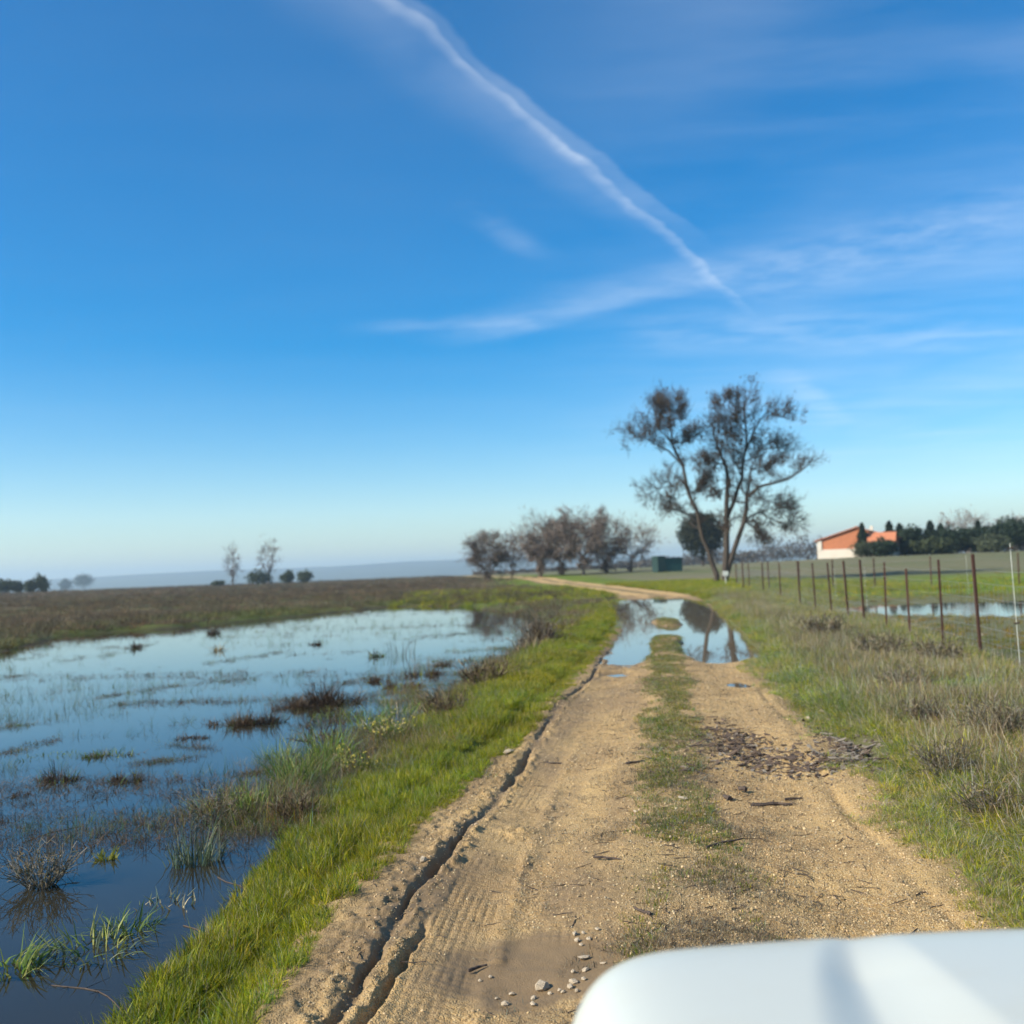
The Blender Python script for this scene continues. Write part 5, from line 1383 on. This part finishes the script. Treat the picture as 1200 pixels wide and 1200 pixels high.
# ------------------------------------------------------------------ white vehicle (its bonnet reaches into the frame)
pm_, nt, out = new_mat("white_paint")
tc = nt.add('ShaderNodeTexCoord').outputs['Object']
dust = nt.step(nt.noise(tc, 3.0, 6, .65), .45, .8)
cw = nt.mix(nt.m('MULTIPLY', dust, .25), (.485, .505, .445), (.40, .38, .31))
rgh = nt.m('MULTIPLY_ADD', dust, .2, .30)
b = nt.add('ShaderNodeBsdfPrincipled', {'Base Color': cw, 'Roughness': rgh, 'Specular IOR Level': .35, 'Coat Weight': .12, 'Coat Roughness': .2}); nt.l.new(b.outputs[0], out.inputs[0])
m_black = simple_mat("black_plastic", (.02, .02, .02), .6, .2, 10); m_lamp = simple_mat("lamp_glass", (.5, .52, .55), .1, .1, 3, spec=.8); m_glass = simple_mat("window_glass", (.02, .025, .03), .05, .1, 1, spec=.8)
m_tyre = simple_mat("tyre_rubber", (.018, .018, .018), .9, .3, 20); m_rim = simple_mat("steel_rim", (.35, .35, .36), .4, .1, 5, metal=.8)
VX0, VX1, VN = 0.065, 1.80, 2.17          # left side, right side, nose
veh = empty('vehicle', ((VX0 + VX1) / 2, 0.6, 0.0), label='white off-road vehicle whose bonnet fills the lower right corner', category='vehicle')
vc = np.array([(VX0 + VX1) / 2, 0.6, 0.0])
def hood():
    n, m_ = 150, 110
    U, Vv = np.meshgrid(np.linspace(0, 1, n), np.linspace(0, 1, m_), indexing='xy')
    X_ = VX0 + (VX1 - VX0) * U; Y_ = 0.42 + (VN - 0.42) * Vv
    # rounded plan corners at the nose
    ex = np.minimum(U, 1 - U) * (VX1 - VX0); rc = .22
    pull = np.where(ex < rc, rc - np.sqrt(np.maximum(rc ** 2 - (rc - ex) ** 2, 0)), 0)
    Y_ = 0.42 + (VN - pull * .8 - 0.02 * (2 * U - 1) ** 2 - 0.42) * Vv
    Z_ = 1.05 + .035 * (1 - Vv) + .02 * (1 - (2 * U - 1) ** 2)
    # roll off at the nose and at the sides
    fr = VN - pull * .8 - .02 * (2 * U - 1) ** 2 - Y_
    Z_ = Z_ - .10 * np.exp(-(fr / .055)) - .10 * np.exp(-(ex / .05))
    # pressed swage: hollow that opens towards the windscreen, the middle panel rising again
    for sgn in (0, 1):
        xx = X_ if sgn == 0 else VX0 + VX1 - X_
        t = np.clip((2.13 - Y_) / 1.5, 0, 1)
        xl = .665 - .62 * np.sqrt(t) * .62; xr = .715 + .03 * t
        wv = np.maximum(xr - xl, .02)
        s_ = (xx - xl) / wv
        d = .024 * np.clip(t * 5.5, 0, 1)
        Z_ = Z_ - d * ss(0, .42, s_) * (1 - np.clip((s_ - .42) / .58, 0, 1))
        Z_ = Z_ + .006 * ss(.5, 1.0, s_) * np.clip(t * 4, 0, 1) * (xx < (VX0 + VX1) / 2)
    ii = np.arange(X_.size).reshape(X_.shape); ff = np.stack([ii[:-1, :-1], ii[:-1, 1:], ii[1:, 1:], ii[1:, :-1]], -1).reshape(-1, 4)
    V = np.stack([X_, Y_, Z_], -1).reshape(-1, 3) - vc
    # skirt along nose and sides
    ring = np.concatenate([ii[:, 0], ii[-1, 1:], ii[::-1, -1][1:]]); sk = V[ring].copy(); sk[:, 2] = .84
    sk[:, 1] += np.where(np.arange(len(ring)) < 0, 0, .006)
    o_ = len(V); k = np.arange(len(ring) - 1); f2 = np.stack([ring[k], ring[k + 1], o_ + k + 1, o_ + k], -1)
    return mesh_np('bonnet', np.concatenate([V, sk]), [ff, f2[:, ::-1]], True)
obj('bonnet', hood(), pm_, veh)
bx_ = lambda nm, c_, s_, mt, bev=.03, par=veh: box(nm, tuple(np.array(c_) - vc), s_, mt, par, bev=bev)
cxm = (VX0 + VX1) / 2
bx_('bumper', (cxm, VN - .12, .52), (1.66, .22, .30), m_black, .05)
bx_('grille', (cxm, VN - .16, .74), (.9, .10, .16), m_black, .02)
for sx in (VX0 + .24, VX1 - .24): bx_('headlight', (sx, VN - .20, .75), (.34, .10, .16), m_lamp, .03)
bx_('body', (cxm, -.85, .66), (VX1 - VX0 - .02, 2.5, .66), pm_, .06)
bx_('fender', (VX0 + .10, 1.15, .72), (.18, 1.45, .38), pm_, .05); bx_('fender', (VX1 - .10, 1.15, .72), (.18, 1.45, .38), pm_, .05)
def prism(name, prof, x0, x1, taper, mt):
    n = len(prof); V = []
    for x, t in ((x0, taper), (x1, -taper)):
        for (y_, z_) in prof: V.append((x + t * ss(1.0, 1.75, np.array(z_)), y_, z_))
    F = [tuple(range(n))[::-1], tuple(range(n, 2 * n))] + [(i, (i + 1) % n, n + (i + 1) % n, n + i) for i in range(n)]
    me = bpy.data.meshes.new(name); me.from_pydata([tuple(np.array(v, float) - vc) for v in V], [], F); return obj(name, me, mt, veh)
prism('cabin', [(.36, .985), (-.42, 1.70), (-1.95, 1.72), (-2.1, .985)], VX0 + .12, VX1 - .12, .12, m_glass)
prism('cabin_roof', [(-.40, 1.69), (-.5, 1.755), (-1.9, 1.76), (-2.0, 1.70)], VX0 + .20, VX1 - .20, .05, pm_)
bx_('mirror', (VX0 - .10, .12, 1.06), (.18, .10, .16), m_black, .03); bx_('mirror', (VX1 + .10, .12, 1.06), (.18, .10, .16), m_black, .03)
for wx in (VX0 + .12, VX1 - .12):
    for wy in (1.45, -1.35):
        a = np.linspace(0, 2 * math.pi, 25)[:-1]; V = []
        for x_, r_ in ((-.10, .26), (-.11, .33), (-.07, .36), (.07, .36), (.11, .33), (.10, .26)): V += [(x_, r_ * math.cos(t), r_ * math.sin(t)) for t in a]
        F = [(j * 24 + i, j * 24 + (i + 1) % 24, (j + 1) * 24 + (i + 1) % 24, (j + 1) * 24 + i) for j in range(5) for i in range(24)]
        wh = obj('wheel', mesh_np('wheel', V, np.array(F), True), m_tyre, veh, loc=tuple(np.array([wx, wy, .33]) - vc))
        V = [(x_, .26 * math.cos(t), .26 * math.sin(t)) for x_ in (-.06, .06) for t in a]; me = bpy.data.meshes.new('rim'); me.from_pydata(V, [], [tuple(range(24)), tuple(range(24, 48))]); obj('rim', me, m_rim, wh)

# ------------------------------------------------------------------ haze: even thin air round the whole place
hm, nt, out = new_mat("haze_air")
pv_ = nt.add('ShaderNodeVolumePrincipled', {'Color': (.64, .85, .98, 1), 'Density': 0.00026, 'Anisotropy': 0.2})
nt.l.new(pv_.outputs[0], out.inputs['Volume'])
hz_me = bpy.data.meshes.new('haze')
bx0, bx1, by0, by1, bz0, bz1 = -9500, 9500, -9500, 9500, -22, 130
hv = [(x, y, z) for z in (bz0, bz1) for x, y in ((bx0, by0), (bx1, by0), (bx1, by1), (bx0, by1))]
hz_me.from_pydata(hv, [], [(3, 2, 1, 0), (4, 5, 6, 7), (0, 1, 5, 4), (1, 2, 6, 5), (2, 3, 7, 6), (3, 0, 4, 7)])
obj('haze', hz_me, hm, kind='stuff', label='thin pale air haze over the whole landscape', category='haze')
